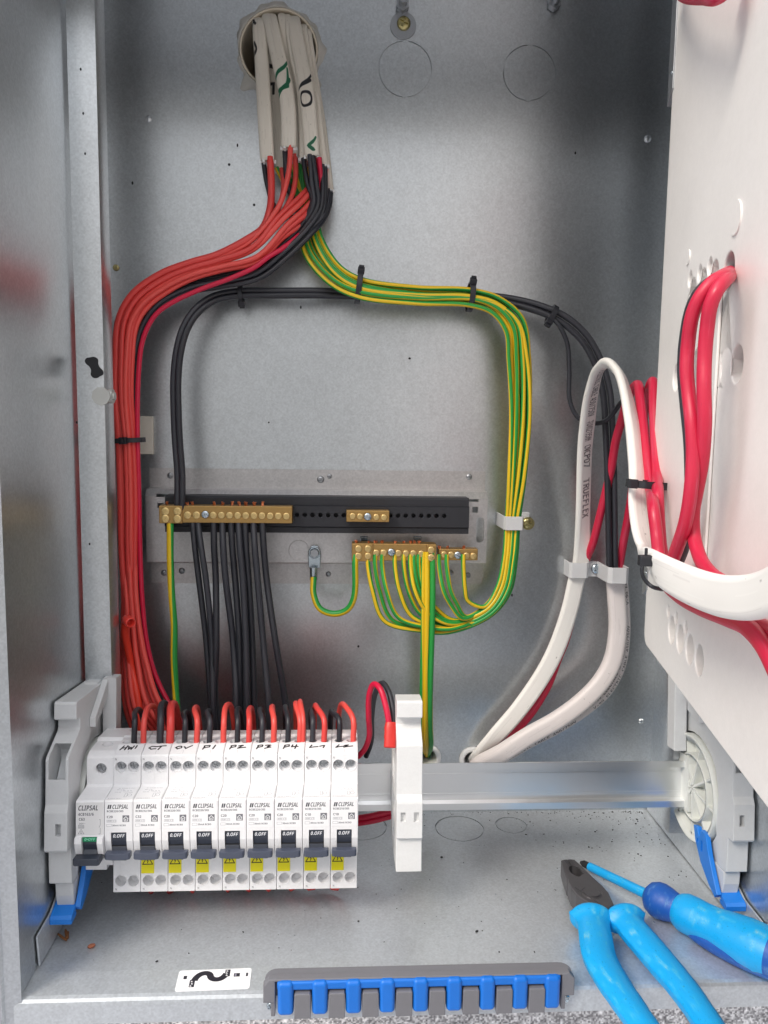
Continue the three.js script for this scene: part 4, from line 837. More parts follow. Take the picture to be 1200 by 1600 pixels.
// ------------------------------------------------------------------ rail clip and swivel brackets
const clipProf = (bot) => [[0.004, 0.0785], [0.050, 0.0785], [0.0515, 0.0770], [0.0515, 0.0675], [0.0505, 0.0665], [0.0430, 0.0665], [0.0425, 0.0605], [0.0435, 0.0590], [0.0545, 0.0500], [0.0552, 0.0485], [0.0552, 0.0155], [0.0582, 0.0120], [0.0586, 0.0105], [0.0586, -0.0130], [0.0575, -0.0140], [0.0550, -0.0142], [0.0550, bot], [0.004, bot]];
{
  const t = railGroup(thing('rail_clip', 'tall white plastic clip snapped alone onto the rail', 'clip'));
  const xc = 0.0468; t.position.x = xc;
  const p = [[0.0, 0.03], [0.030, 0.0345], [0.033, 0.0785], ...clipProf(-0.0375).slice(1, -1), [0.030, -0.0365], [0.006, -0.0345], [0.0, -0.03], [0.0, -0.019], [-0.0015, -0.0187], [-0.0015, 0.0187], [0, 0.019]];
  const cuts = []; for (const x of [-0.0044, 0.0046]) { cuts.push(new THREE.BoxGeometry(0.0034, 0.0066, 0.006).translate(x, 0.0012, 0.0586)); }
  let g = prism(p, -0.0088, 0.0088, 'x', 0.0004);
  // side windows so the left flank shows ribs
  cuts.push(new THREE.BoxGeometry(0.004, 0.016, 0.020).translate(-0.0088, 0.022, 0.022), new THREE.BoxGeometry(0.004, 0.014, 0.030).translate(-0.0088, -0.0005, 0.022), new THREE.BoxGeometry(0.004, 0.015, 0.026).translate(-0.0088, -0.019, 0.024));
  part('body', uvm(carve(g, cuts)), matClip, t);
}
function bracket(side) {            // side +1: on the left wall, -1: on the right wall (mirrored)
  const t = thing('swivel_bracket', side > 0 ? 'grey plastic rail bracket with blue latch beside the main switch' : 'grey plastic rail bracket with ribbed swivel disc and blue latch, behind the white panel', 'bracket', undefined);
  railGroup(t); t.position.x = side > 0 ? XL + 0.0014 : XR - 0.0014; t.scale.x = side;
  const nose = [[-0.012, 0.0800], [0.0545, 0.0800], [0.0560, 0.0785], [0.0560, 0.0690], [0.0550, 0.0680], [0.0490, 0.0680], [0.0485, 0.0610], [0.0495, 0.0595], [0.0695, 0.0480], [0.0708, 0.0462], [0.0708, 0.0175], [0.0722, 0.0140], [0.0728, 0.0125], [0.0728, -0.0115], [0.0718, -0.0130], [0.0655, -0.0132], [0.0640, -0.0370], [0.0625, -0.0380], [0.0520, -0.0380], [0.0480, -0.0120], [0.0510, 0.0120], [0.0440, 0.0360], [0.0240, 0.0520], [-0.012, 0.0600]];
  const hollow = prism([[0.0560, 0.0545], [0.085, 0.0480], [0.085, 0.0335], [0.0700, 0.0335], [0.050, 0.022], [0.048, 0.046]], 0.0020, 0.0128, 'x');
  let g = carve(prism(nose, 0, 0.0146, 'x', 0.0004), [hollow, new THREE.BoxGeometry(0.0036, 0.0080, 0.010).translate(0.0088, 0.0015, 0.0728)]);
  part('nose', uvm(g), matBracket, t);
  // side plate round the disc, rounded foot
  const fl = [[-0.012, 0.0810], [0.004, 0.0810], [0.038, 0.058], [0.058, 0.030], [0.062, 0.012], [0.060, -0.030], [0.0545, -0.046], [0.0470, -0.0555], [0.038, -0.0595], [0.029, -0.0575], [0.010, -0.036], [-0.002, -0.008], [-0.012, 0.01]];
  const disc0 = cyl(0.0412, 0.0412, 0.04, 48); disc0.rotateZ(Math.PI / 2); disc0.translate(0.0, 0.0015, 0.010);
  const upper = [[-0.012, 0.0835], [0.001, 0.0835], [0.001, 0.026], [-0.012, 0.026]];
  part('flank', uvm(carve(prism(fl, 0.0024, 0.0125, 'x', 0.0010), [disc0])), matBracket, t);
  part('channel_foot', prism(upper, 0.0150, 0.0248, 'x', 0.0006), matBracket, t);
  part('web', prism([[0.0014, 0.0825], [0.030, 0.062], [0.030, 0.056], [0.0014, 0.070]], 0.0148, 0.0190, 'x', 0.0004), matBracket, t);
  // foot of the nose
  part('foot', prism([[0.020, -0.0392], [0.0600, -0.0392], [0.0590, -0.0480], [0.0560, -0.0570], [0.0520, -0.0600], [0.036, -0.055]], 0.0024, 0.0140, 'x', 0.0008), matBracket, t);
  // swivel disc with spokes and rim
  const dg = [];
  const rim = new THREE.LatheGeometry([[0.0340, 0], [0.0398, 0], [0.0398, 0.0130], [0.0380, 0.0138], [0.0366, 0.0115], [0.0340, 0.0115], [0.0340, 0]].map(p => new THREE.Vector2(p[0], p[1])), 48); rim.rotateZ(-Math.PI / 2); dg.push(rim);
  const rim2 = new THREE.LatheGeometry([[0.0235, 0], [0.0255, 0], [0.0255, 0.0122], [0.0235, 0.0122], [0.0235, 0]].map(p => new THREE.Vector2(p[0], p[1])), 40); rim2.rotateZ(-Math.PI / 2); dg.push(rim2);
  const web = cyl(0.0352, 0.0352, 0.0040, 40); web.rotateZ(Math.PI / 2); web.translate(0.0030, 0, 0); dg.push(web);
  for (let k = 0; k < 9; k++) { const a = k / 9 * Math.PI * 2 + 0.35; const b = new THREE.BoxGeometry(0.0110, 0.0345, 0.0017); b.translate(0.0060, 0.0185, 0); b.rotateX(a); dg.push(b); }
  const hub = new THREE.BoxGeometry(0.0125, 0.0420, 0.0145); hub.translate(0.0063, 0, -0.0120); dg.push(hub);
  const d = part('swivel_disc', merge(dg), matDisc, t); d.position.set(0.0030, 0.0015, 0.010);
  // latch
  const lever = [[0.0230, -0.0300], [0.0290, -0.0290], [0.0320, -0.0350], [0.0345, -0.0290], [0.0420, -0.0290], [0.0470, -0.0420], [0.0540, -0.0540], [0.0600, -0.0635], [0.0565, -0.0670], [0.0470, -0.0620], [0.0345, -0.0520], [0.0260, -0.0400]];
  let lg = carve(prism(lever.map(([z, y]) => [z - 0.001, y + 0.008]), 0.0150, 0.0186, 'x', 0.0005), [new THREE.BoxGeometry(0.004, 0.0080, 0.0028).translate(0.0186, -0.0320, 0.0355), new THREE.BoxGeometry(0.004, 0.003, 0.0024).translate(0.0186, -0.0305, 0.0290)]);
  const lt = part('latch', uvm(lg), matBlue, t);
  part('latch_tab', prism([[0.0440, -0.0535], [0.0470, -0.0510], [0.0640, -0.0585], [0.0655, -0.0605], [0.0650, -0.0640], [0.0560, -0.0625], [0.0560, -0.0600], [0.0600, -0.0600]], 0.0008, 0.0150, 'x', 0.0003), matBlue, lt);
  return t;
}
bracket(1); bracket(-1);

// ------------------------------------------------------------------ hinged white panel on the right
const PA = THREE.MathUtils.degToRad(10.3), PP = V3(0.1985, 0, 0.1725), PD = V3(-Math.sin(PA), 0, Math.cos(PA)), PN = V3(-Math.cos(PA), 0, -Math.sin(PA));
const onPanel = (px, py, off = 0) => atPlane(px, py, PP.clone().addScaledVector(PN, off), PN);
const panelUV = (px, py) => { const p = onPanel(px, py).sub(PP); return [p.dot(PD), p.y]; };
{
  const yb = panelUV(1120, 1157)[1], r = 0.009, TH = 0.009;
  const t = thing('hinged_panel', 'thick white panel swung open at the right with drilled holes', 'panel');
  t.position.copy(PP); t.rotation.y = Math.atan2(PD.x, PD.z) - Math.PI / 2;    // local +x runs along the panel toward the viewer
  const out = [[0, 0.74], [0, yb + r]]; for (let k = 0; k <= 6; k++) { const a = Math.PI + k / 6 * Math.PI / 2; out.push([r + Math.cos(a) * r, yb + r + Math.sin(a) * r]); } out.push([0.44, yb], [0.44, 0.74]);
  const holes = [[1078, 436, 0.0042], [1093, 427, 0.0042], [1109, 416, 0.0042], [1082, 455, 0.0068], [1098, 440, 0.0065], [1116, 428, 0.0065], [1138, 424, 0.0085], [1056, 590, 0.0075], [1119, 581, 0.0082], [1134, 575, 0.0082], [1151, 569, 0.0082],
    [1044, 955, 0.0036], [1056, 966, 0.0036], [1071, 980, 0.0036], [1049, 984, 0.0078], [1062, 998, 0.0078], [1077, 1014, 0.0078], [1092, 1031, 0.0078]].map(([x, y, rad]) => [...panelUV(x, y), rad]);
  // local z: camera side is local +z or -z depending on the turn; find it
  t.updateMatrixWorld(true);
  const nl = PN.clone().applyQuaternion(t.quaternion.clone().invert()); const front = Math.sign(nl.z);
  const z0 = front > 0 ? -TH : 0, z1 = front > 0 ? 0 : TH;
  part('sheet', prism(out, z0, z1, 'z', 0.0008, holes), matPanel, t);
  part('outer_face', box(0.001, 0.439, yb + 0.001, 0.739, front > 0 ? -TH - 0.0016 : TH + 0.0002, front > 0 ? -TH - 0.0002 : TH + 0.0016), matDoor, t, 'dark outer face of the panel');
  // vertical rib below the cable hole
  const a = panelUV(1130, 440), b = panelUV(1108, 915);
  part('rib', box(a[0] - 0.006, a[0] + 0.002, b[1], a[1], front > 0 ? 0.0002 : -0.0016, front > 0 ? 0.0016 : -0.0002, 0.0007), matPanel, t);
  // old plug marks: shallow discs
  for (const [x, y, rad] of [[1151, 340, 0.0075], [1076, 402, 0.004]]) { const q = panelUV(x, y); const m = part('filled_hole', cyl(rad, rad, 0.0008, 24).rotateX(Math.PI / 2), matPanel, t); m.position.set(q[0], q[1], front * 0.0003); }
  // hinge leaves on the inner edge
  for (const [y0, y1] of [[-40, 170], [905, 960]]) {
    const p = panelUV(1050, y0), q = panelUV(1010, y1);
    const yy0 = panelUV(1040, y1)[1], yy1 = panelUV(1048, y0)[1];
    const m = part('hinge_leaf', prism([[-0.0085, yy0 - 0.002], [0.004, yy0 + 0.004], [0.0045, yy1], [-0.0085, yy1]], front > 0 ? -0.0015 : 0.0003, front > 0 ? -0.0003 + 0.0012 : 0.0015, 'z', 0.0002), matSteel, t);
    const rv = part('hinge_rivet', rivetGeo, matZinc, t); rv.position.set(0.0005, yy0 + 0.014, front * 0.0008); rv.scale.setScalar(0.0014); if (front < 0) rv.rotation.y = Math.PI;
  }
  // hinge arms from the panel's far side to the right wall
  for (const y of [0.34, 0.66]) part('hinge_arm', box(0.004, 0.006, y - 0.012, y + 0.012, front > 0 ? -0.078 : TH + 0.0002, front > 0 ? -TH - 0.0002 : 0.078), matSteel, t);
}

// ------------------------------------------------------------------ supply cables at the right
function printMat(base, text, rows, len, around) {
  return printed(2048, 256, (g, w, h) => {
    g.fillStyle = base; g.fillRect(0, 0, w, h);
    for (let i = 0; i < 260; i++) { g.fillStyle = rnd() < 0.5 ? 'rgba(120,115,110,0.10)' : 'rgba(255,255,255,0.14)'; g.fillRect(rnd() * w, rnd() * h, rr(20, 160), 2); }
    for (let i = 0; i < 60; i++) { g.fillStyle = 'rgba(60,55,55,0.25)'; g.fillRect(rnd() * w, rnd() * h, rr(2, 7), rr(1, 4)); }
    g.fillStyle = '#3c3c40'; g.font = 'bold 30px monospace';
    const k = (w / len) / (h / around);
    for (const [r, back, x0, x1] of rows) for (let x = x0 * w; x < x1 * w; x += text.length * 20 * k) { g.save(); g.translate(back ? w - x : x, (1 - r) * h); g.scale(back ? -k : k, back ? -1 : 1); g.fillText(text, 0, 10); g.restore(); }
  }, 0.45);
}
{
  // flat white cable: bush - left leg - over the top - down - fold - toward the viewer
  const mt = printMat('#eceae6', 'V-90 ELECTRIC CABLE 450/750V  TUV02195HH  CNCP07  TRUEFLEX   ', [[0.25, 1, 0.55, 0.56], [0.75, 1, 0.55, 0.56]], 0.95, 0.036);
  const P = [[742, 1186, -0.02], [748, 1178, 0.006], [768, 1157, 0.014], [808, 1112, 0.015], [846, 1058, 0.013], [869, 1014, 0.012], [890, 953, 0.011], [901, 905, 0.0115], [908, 877, 0.013], [911, 795, 0.024], [914, 700, 0.04], [918, 660, 0.05], [924, 615, 0.064], [934, 580, 0.08], [950, 569, 0.098], [966, 582, 0.118], [977, 610, 0.138], [987, 660, 0.162], [993, 720, 0.184], [996, 752, 0.194], [998, 790, 0.204], [1004, 832, 0.214], [1012, 862, 0.222]].map(q => at(...q));
  const tail = [[1020, 880, 0.030], [1036, 893, 0.030], [1070, 911, 0.027], [1105, 925, 0.024], [1140, 933, 0.022], [1180, 932, 0.02], [1215, 918, 0.019], [1260, 885, 0.018]].map(([x, y, o]) => onPanel(x, y, o));
  const pts = [...P, ...tail];
  const W0 = V3(-0.85, -0.3, 0), Wl = V3(-1, -0.1, 0.1), Wm = V3(-0.85, 0, 0.5), Wt = V3(-0.3, 0, 0.95), Wr = V3(-0.62, 0, 0.78), We = V3(0.05, 1, 0.0);
  const Ws = [W0, W0, W0, W0, W0, W0, Wl, Wl, Wl, Wm, Wm, Wm, V3(-0.75, 0, 0.65), V3(-0.5, 0, 0.86), Wt, V3(-0.4, 0, 0.9), V3(-0.5, 0, 0.86), Wr, Wr, V3(-0.7, 0, 0.7), V3(-0.85, 0, 0.5), V3(-0.9, 0.1, 0.4), V3(-0.8, 0.4, 0.4), V3(-0.45, 0.8, 0.3), V3(-0.1, 0.97, 0.2), We, We, We, We, We, We];
  const m = single('flat_supply_cable', flatCable(pts, 0.0152, 0.0062, Ws, 3, 260), mt, 'flat white printed cable looping over at the right and out past the panel', 'cable');
  // heavier grey-white double cable from saddle to the bush
  const mt2 = printMat('#dcd5d4', 'V-90 ELECTRIC CABLE 450/750V   ', [[0.06, 1, 0.02, 1], [0.9, 1, 0.02, 1]], 0.25, 0.045);
  const p2 = [[961, 898, 0.026], [963, 930, 0.026], [965, 985, 0.025], [957, 1032, 0.025], [940, 1064, 0.026], [912, 1094, 0.028], [872, 1124, 0.03], [826, 1150, 0.03], [785, 1176, 0.026], [752, 1192, 0.012], [744, 1192, -0.02]].map(q => at(...q));
  single('round_supply_cable', flatCable(p2, 0.0152, 0.0118, V3(1, -0.35, 0.1), 0, 90), mt2, 'thick grey-white printed cable curving from the saddle to the bush', 'cable');
  const p3 = [[972, 900, 0.02], [975, 930, 0.019], [977, 990, 0.018], [970, 1040, 0.018], [950, 1078, 0.019], [918, 1108, 0.02], [872, 1138, 0.021], [826, 1162, 0.02], [785, 1186, 0.016], [770, 1194, 0.008]].map(q => at(...q));
  single('second_supply_cable', tube(p3, 0.0042, 80, 12), mt2, 'slimmer grey-white cable tucked behind the thick one under the saddle', 'cable');
  single('red_supply_tail', tube([[762, 1192, 0.002], [778, 1182, 0.009], [803, 1147, 0.009], [832, 1112, 0.008], [856, 1072, 0.008], [872, 1030, 0.008], [884, 1000, 0.007], [896, 955, 0.0065], [908, 900, 0.0065], [917, 872, 0.012], [926, 850, 0.02], [940, 795, 0.03], [955, 732, 0.04], [962, 690, 0.05], [972, 655, 0.064], [983, 618, 0.086], [996, 601, 0.112], [1000, 620, 0.135], [1003, 645, 0.15], [1008, 700, 0.172], [1013, 748, 0.19], [1017, 766, 0.2]].map(q => at(...q)).concat([[1021, 795, 0.014], [1026, 835, 0.013], [1030, 872, 0.012], [1038, 905, 0.012], [1062, 932, 0.013], [1095, 950, 0.013], [1137, 966, 0.0125], [1168, 980, 0.012], [1194, 1008, 0.012], [1216, 1050, 0.012], [1240, 1110, 0.012], [1262, 1170, 0.012]].map(([x, y, o]) => onPanel(x, y, o))), 0.0034, 260, 14), matMainsRed, 'thick red cable behind the white loop, then sweeping right below the white cable', 'cable', 'thick red supply cables');
  single('red_supply_tail', tube([[958, 915, 0.022], [966, 895, 0.024], [969, 877, 0.026], [975, 842, 0.034], [983, 800, 0.046], [992, 740, 0.062], [1001, 680, 0.082], [1009, 630, 0.106], [1017, 600, 0.128], [1021, 598, 0.142], [1022, 630, 0.158], [1024, 680, 0.172], [1027, 740, 0.192]].map(q => at(...q)).concat([[1028, 775, 0.008], [1030, 815, 0.007], [1034, 860, 0.0065], [1048, 900, 0.0065], [1080, 930, 0.007], [1120, 950, 0.0075], [1160, 966, 0.0075], [1200, 985, 0.0075], [1240, 1000, 0.0075]].map(([x, y, o]) => onPanel(x, y, o))), 0.0034, 240, 14), matMainsRed, 'thick red cable arching beside the panel edge and passing behind the other red', 'cable', 'thick red supply cables');
  // pair of reds and a black out of the panel hole
  const cableOn = (name, list, r, mt_, label, group) => single(name, tube(list.map(([x, y, o]) => onPanel(x, y, o)), r, 150, 14), mt_, label, 'cable', group);
  cableOn('red_panel_cable', [[1141, 424, -0.012], [1138, 427, 0.003], [1127, 433, 0.012], [1111, 443, 0.017], [1094, 464, 0.021], [1082, 492, 0.023], [1075, 539, 0.023], [1073, 577, 0.023], [1076, 614, 0.022], [1081, 661, 0.021], [1083, 710, 0.02], [1080, 760, 0.02], [1072, 812, 0.02], [1058, 856, 0.02], [1044, 890, 0.02], [1036, 904, 0.019]], 0.0030, matMainsRed, 'thick red cable from the panel hole bending down to the white fold', 'red cables on the panel');
  cableOn('red_panel_cable', [[1144, 428, -0.012], [1139, 433, 0.004], [1131, 440, 0.012], [1120, 454, 0.016], [1110, 478, 0.018], [1105, 511, 0.018], [1101, 558, 0.018], [1100, 605, 0.018], [1101, 661, 0.017], [1097, 720, 0.016], [1088, 770, 0.016], [1083, 800, 0.0155], [1084, 835, 0.015], [1094, 872, 0.0145], [1112, 897, 0.014], [1140, 914, 0.0135], [1175, 927, 0.013], [1230, 945, 0.012]], 0.0030, matMainsRed, 'thick red cable from the panel hole sweeping right above the white cable', 'red cables on the panel');
  cableOn('black_panel_cable', [[1142, 424, -0.012], [1134, 428, 0.002], [1118, 437, 0.007], [1093, 456, 0.0095], [1079, 484, 0.011], [1070, 530, 0.0115], [1067, 577, 0.0115], [1071, 630, 0.011], [1077, 690, 0.0105], [1079, 750, 0.010], [1079, 810, 0.0095], [1068, 856, 0.009], [1054, 890, 0.0085], [1040, 915, 0.0085]], 0.0028, matBlack, 'black cable hidden behind the left red cable on the panel');
  cableOn('red_top_cable', [[1048, -42, 0.010], [1058, -18, 0.014], [1075, -7, 0.015], [1100, -6, 0.015], [1125, -9, 0.014], [1142, -24, 0.01], [1146, -42, 0.006]], 0.0036, matMainsRed, 'end of a red cable looping into view at the very top of the panel');
  // ties
  const t1 = thing('cable_tie', 'black cable tie strapping the white loop to the two red cables', 'cable tie', undefined, at(1012, 757, 0.206));
  const s = new THREE.Shape(); s.absellipse(0, 0, 0.0142, 0.0120, 0, 7); const h = new THREE.Path(); h.absellipse(0, 0, 0.0131, 0.0109, 0, 7, true); s.holes.push(h);
  const g = new THREE.ExtrudeGeometry(s, { depth: 0.0040, bevelEnabled: true, bevelThickness: 0.0002, bevelSize: 0.0002, bevelSegments: 1, curveSegments: 26 }); g.translate(0, 0, -0.002); g.rotateX(-Math.PI / 2);
  part('strap', toCreasedNormals(g, 0.7), matBlackPlastic, t1); t1.rotation.z = -0.07;
  const hd = part('head', box(-0.0026, 0.0026, -0.0027, 0.0027, -0.0024, 0.0024, 0.0006), matBlackPlastic, t1); hd.position.set(-0.0115, 0, 0.0062);
  const t2 = thing('cable_tie', 'loose black cable tie around the fold of the white cable', 'cable tie');
  const c2 = onPanel(1009, 876, 0.036);
  part('head', merge([box(-0.0031, 0.0031, -0.0024, 0.0024, -0.002, 0.002, 0.0006), box(-0.0006, 0.0006, 0.0022, 0.0056, -0.0006, 0.0006, 0.0003)]), matBlackPlastic, t2).position.copy(c2);
  part('strap', tube([[1005, 880, 0.035], [1003, 892, 0.036], [1007, 905, 0.036], [1018, 916, 0.034], [1030, 920, 0.03], [1044, 920, 0.022]].map(([x, y, o]) => onPanel(x, y, o)), 0.0009, 50, 8), matBlackPlastic, t2);
  // taped twin tail by the rail clip
  const t3 = thing('taped_twin_lead', 'red and black lead pair arching over with red tape at the end beside the clip', 'lead');
  part('red_core', tube([[560, 1182, 0.095], [570, 1170, 0.1], [577, 1150, 0.105], [576, 1120, 0.11], [577, 1085, 0.115], [584, 1069, 0.12], [594, 1076, 0.128], [602, 1100, 0.134], [607, 1125, 0.138], [609, 1145, 0.14]].map(q => at(...q)), 0.0021, 80, 12), matCrimson, t3);
  part('black_core', tube([[572, 1182, 0.085], [580, 1158, 0.092], [581, 1120, 0.098], [586, 1085, 0.104], [597, 1067, 0.112], [607, 1080, 0.122], [613, 1105, 0.13], [615, 1125, 0.134], [613, 1145, 0.138]].map(q => at(...q)), 0.0020, 80, 12), matBlack, t3);
  const ta = at(611, 1124, 0.138), tb = at(609, 1169, 0.146), dir = ta.clone().sub(tb);
  const tp = new THREE.LatheGeometry([[0, 0], [0.0036, 0.0002], [0.0040, 0.001], [0.0039, 0.006], [0.0042, 0.0075], [0.0040, 0.011], [0.0043, 0.0135], [0.0037, 0.0172], [0.0031, 0.0176], [0, 0.0176]].map(p => new THREE.Vector2(p[0], p[1])), 20); tp.scale(1.05, 1, 0.62);
  const tape = part('tape_wrap', tp, matTapeRed, t3); tape.position.copy(tb); tape.quaternion.setFromUnitVectors(V3(0, 1, 0), dir.normalize());
  // red pair running behind the rail to the breakers
  for (const [dy, r] of [[-3, 0.0023], [5, 0.0023]]) wire('red_rail_lead', [[500, 1292 + dy, 0.075], [562, 1281 + dy, 0.078], [585, 1277 + dy, 0.08], [612, 1270 + dy, 0.08], [640, 1262 + dy, 0.072], [660, 1240 + dy, 0.06]].map(q => at(...q)), r, matCrimson, 'red lead passing behind the rail beside the clip', 'pair of red leads behind the rail', { seg: 40 });
}

// ------------------------------------------------------------------ tools on the cabinet floor
function along(geoFn, a, b) { const d = b.clone().sub(a); const q = new THREE.Quaternion().setFromUnitVectors(V3(0, 1, 0), d.clone().normalize()); return { q, len: d.length() }; }
{
  const t = thing('screwdriver', 'insulated screwdriver with two tone blue handle lying on the cabinet floor', 'screwdriver');
  const tip = atY(909, 1348, 0.004), hs = atY(1012, 1398, 0.013), dirv = atY(1180, 1478, 0.0155).sub(atY(1030, 1406, 0.0140)).normalize();
  const a = hs.clone(), b = a.clone().addScaledVector(dirv, 0.118);
  const q = new THREE.Quaternion().setFromUnitVectors(V3(0, 1, 0), dirv);
  const put = (name, pr, mat) => { const m = part(name, new THREE.LatheGeometry(pr.map(p => new THREE.Vector2(p[0], p[1])), 40), mat, t); m.position.copy(a); m.quaternion.copy(q); return m; };
  put('front_collar', [[0, -0.001], [0.0062, -0.0008], [0.0098, 0.002], [0.0118, 0.0065], [0.0122, 0.0105], [0.0112, 0.016], [0.0100, 0.0205], [0.0098, 0.0225]], matToolDark);
  put('grip', [[0.0098, 0.0222], [0.0112, 0.024], [0.0128, 0.028], [0.0130, 0.034], [0.0124, 0.042], [0.0126, 0.050], [0.0142, 0.060], [0.0156, 0.071], [0.0156, 0.080], [0.0146, 0.086]], matToolLight);
  put('butt', [[0.0146, 0.0858], [0.0138, 0.096], [0.0122, 0.105], [0.009, 0.112], [0.004, 0.115], [0, 0.1155]], matToolDark);
  // dark inlay along the underside of the grip
  const inl = part('grip_inlay', new THREE.SphereGeometry(1, 24, 16).scale(0.0075, 0.034, 0.006), matToolDark, t);
  const down = V3(0, -0.55, 0.83); down.addScaledVector(dirv, -down.dot(dirv)).normalize();
  inl.position.copy(a).addScaledVector(dirv, 0.066).addScaledVector(down, 0.0105); inl.quaternion.copy(q);
  const sd = a.clone().sub(tip), sl = sd.length(), sq = new THREE.Quaternion().setFromUnitVectors(V3(0, 1, 0), sd.clone().normalize());
  const sh = part('shaft_sleeve', cyl(0.0036, 0.0032, sl - 0.008, 20), matToolLight, t); sh.position.copy(tip).addScaledVector(sd.clone().normalize(), 0.0095 + (sl - 0.008) / 2 - 0.001); sh.quaternion.copy(sq);
  const tp = part('tip', merge([cyl(0.0026, 0.0026, 0.008, 10).translate(0, 0.006, 0), cyl(0.0026, 0.0012, 0.003, 10).translate(0, 0.0006, 0)]), matDark, t); tp.position.copy(tip); tp.quaternion.copy(sq);
}
{
  const t = thing('pliers', 'combination pliers with light blue handles resting over the cabinet sill', 'pliers');
  const y = 0.016;
  const P = (px, py, h = y) => atY(px, py, h);
  // head: two jaws as one forged wedge, in a frame along the tool axis
  const piv = P(930, 1418), tipP = P(886, 1352, 0.014), ax = piv.clone().sub(tipP), len = ax.length(); ax.normalize();
  const up = V3(0, 1, 0).addScaledVector(ax, -ax.y).normalize(); const sd = V3().crossVectors(ax, up).normalize();
  const M = new THREE.Matrix4().makeBasis(ax, sd, up); M.setPosition(tipP);
  // outline in (along, side): side + is toward the viewer's left
  const jaw = [[0, 0.0022], [0.001, 0.0052], [0.012, 0.0075], [0.026, 0.0098], [0.038, 0.0112], [0.047, 0.0105], [0.056, 0.0065], [0.064, 0.0005], [0.066, -0.004], [0.0605, -0.0112], [0.047, -0.0132], [0.038, -0.0125], [0.026, -0.0098], [0.012, -0.0078], [0.001, -0.0055], [0, -0.0025]];
  let g = prism(jaw, -0.0085, 0.0050, 'z', 0.0008);
  const slot = new THREE.BoxGeometry(0.034, 0.0006, 0.04).translate(0.008, 0.0, 0); const grip = new THREE.SphereGeometry(1, 20, 12).scale(0.0075, 0.0042, 0.02); grip.translate(0.017, 0, 0.004);
  const cutter = new THREE.BoxGeometry(0.011, 0.004, 0.03).rotateZ(0.3).translate(0.031, 0.0125, 0);
  const cuts = [slot, grip, cutter];
  for (let k = 0; k < 6; k++) cuts.push(new THREE.BoxGeometry(0.0005, 0.006, 0.003).translate(0.0022 + k * 0.0013, 0, 0.0052));
  for (let k = 0; k < 5; k++) cuts.push(new THREE.BoxGeometry(0.0006, 0.0022, 0.012).translate(0.0125 + k * 0.0022, -0.0042, 0.002));
  const rg = new THREE.TorusGeometry(0.0070, 0.0005, 8, 32); rg.translate(0.0465, -0.001, 0.0050); cuts.push(rg);
  const ln = new THREE.BoxGeometry(0.03, 0.0007, 0.002).rotateZ(-0.42).translate(0.052, 0.002, 0.0052); cuts.push(ln);
  g = uvm(carve(g, cuts));
  const head = part('jaws', g, matPlierSteel, t); head.applyMatrix4(M);
  const pin = part('pivot', cyl(0.0058, 0.0058, 0.0158, 24).rotateX(Math.PI / 2).translate(0.0465, -0.001, -0.0017), matPlierSteel, t); pin.applyMatrix4(M);
  const handle = (list, name, col) => {
    const c = spline(list.map(([x, yy, h]) => P(x, yy, h))), n = 110, ring = 44, pos = [], uv = [], idx = [];
    for (let i = 0; i <= n; i++) {
      const u = i / n, Q = c.getPoint(u), T = c.getTangent(u); let S = V3().crossVectors(T, V3(0, 1, 0)).normalize(); const U = V3().crossVectors(S, T);
      let rw = 0.0093 + 0.0012 * Math.sin(u * 5), rh = 0.0076;
      const cw = Math.exp(-Math.pow((u - 0.075) / 0.05, 2)); rw += 0.0050 * cw; rh += 0.0030 * cw; const gr = Math.max(0, Math.sin(u * 46)) * (u > 0.45 && u < 0.75 ? 0.00025 : 0); rw -= gr;
      if (u < 0.04) { const k = Math.sqrt(Math.max(0.08, u / 0.04)); rw *= k; rh *= k; }
      if (u > 0.97) { const k = Math.sqrt(Math.max(0, (1 - u) / 0.03)); rw *= k; rh *= k; }
      for (let j = 0; j <= ring; j++) { const a = j / ring * Math.PI * 2; const ridge = 1 + 0.09 * Math.exp(-Math.pow((Math.sin(a) - 0.25) / 0.09, 2)); pos.push(Q.x + (S.x * Math.cos(a) * rw + U.x * Math.sin(a) * rh) * ridge, Q.y + (S.y * Math.cos(a) * rw + U.y * Math.sin(a) * rh) * ridge, Q.z + (S.z * Math.cos(a) * rw + U.z * Math.sin(a) * rh) * ridge); uv.push(u, j / ring); }
    }
    for (let i = 0; i < n; i++) for (let j = 0; j < ring; j++) { const a = i * (ring + 1) + j, b = a + ring + 1; idx.push(a, a + 1, b, a + 1, b + 1, b); }
    const gg = new THREE.BufferGeometry(); gg.setAttribute('position', new THREE.Float32BufferAttribute(pos, 3)); gg.setAttribute('uv', new THREE.Float32BufferAttribute(uv, 2)); gg.setIndex(idx); gg.computeVertexNormals();
    return part(name, gg, matToolLight, t);
  };
  handle([[922, 1425, 0.0135], [926, 1442, 0.0135], [930, 1465, 0.013], [936, 1497, 0.0115], [955, 1532, 0.0095], [978, 1566, 0.009], [1002, 1600, 0.009], [1030, 1640, 0.009], [1050, 1672, 0.009]], 'handle');
  handle([[968, 1426, 0.0135], [980, 1442, 0.0135], [993, 1458, 0.013], [1012, 1480, 0.0115], [1040, 1513, 0.0095], [1066, 1544, 0.009], [1097, 1587, 0.009], [1122, 1625, 0.009], [1140, 1655, 0.009]], 'handle');
}

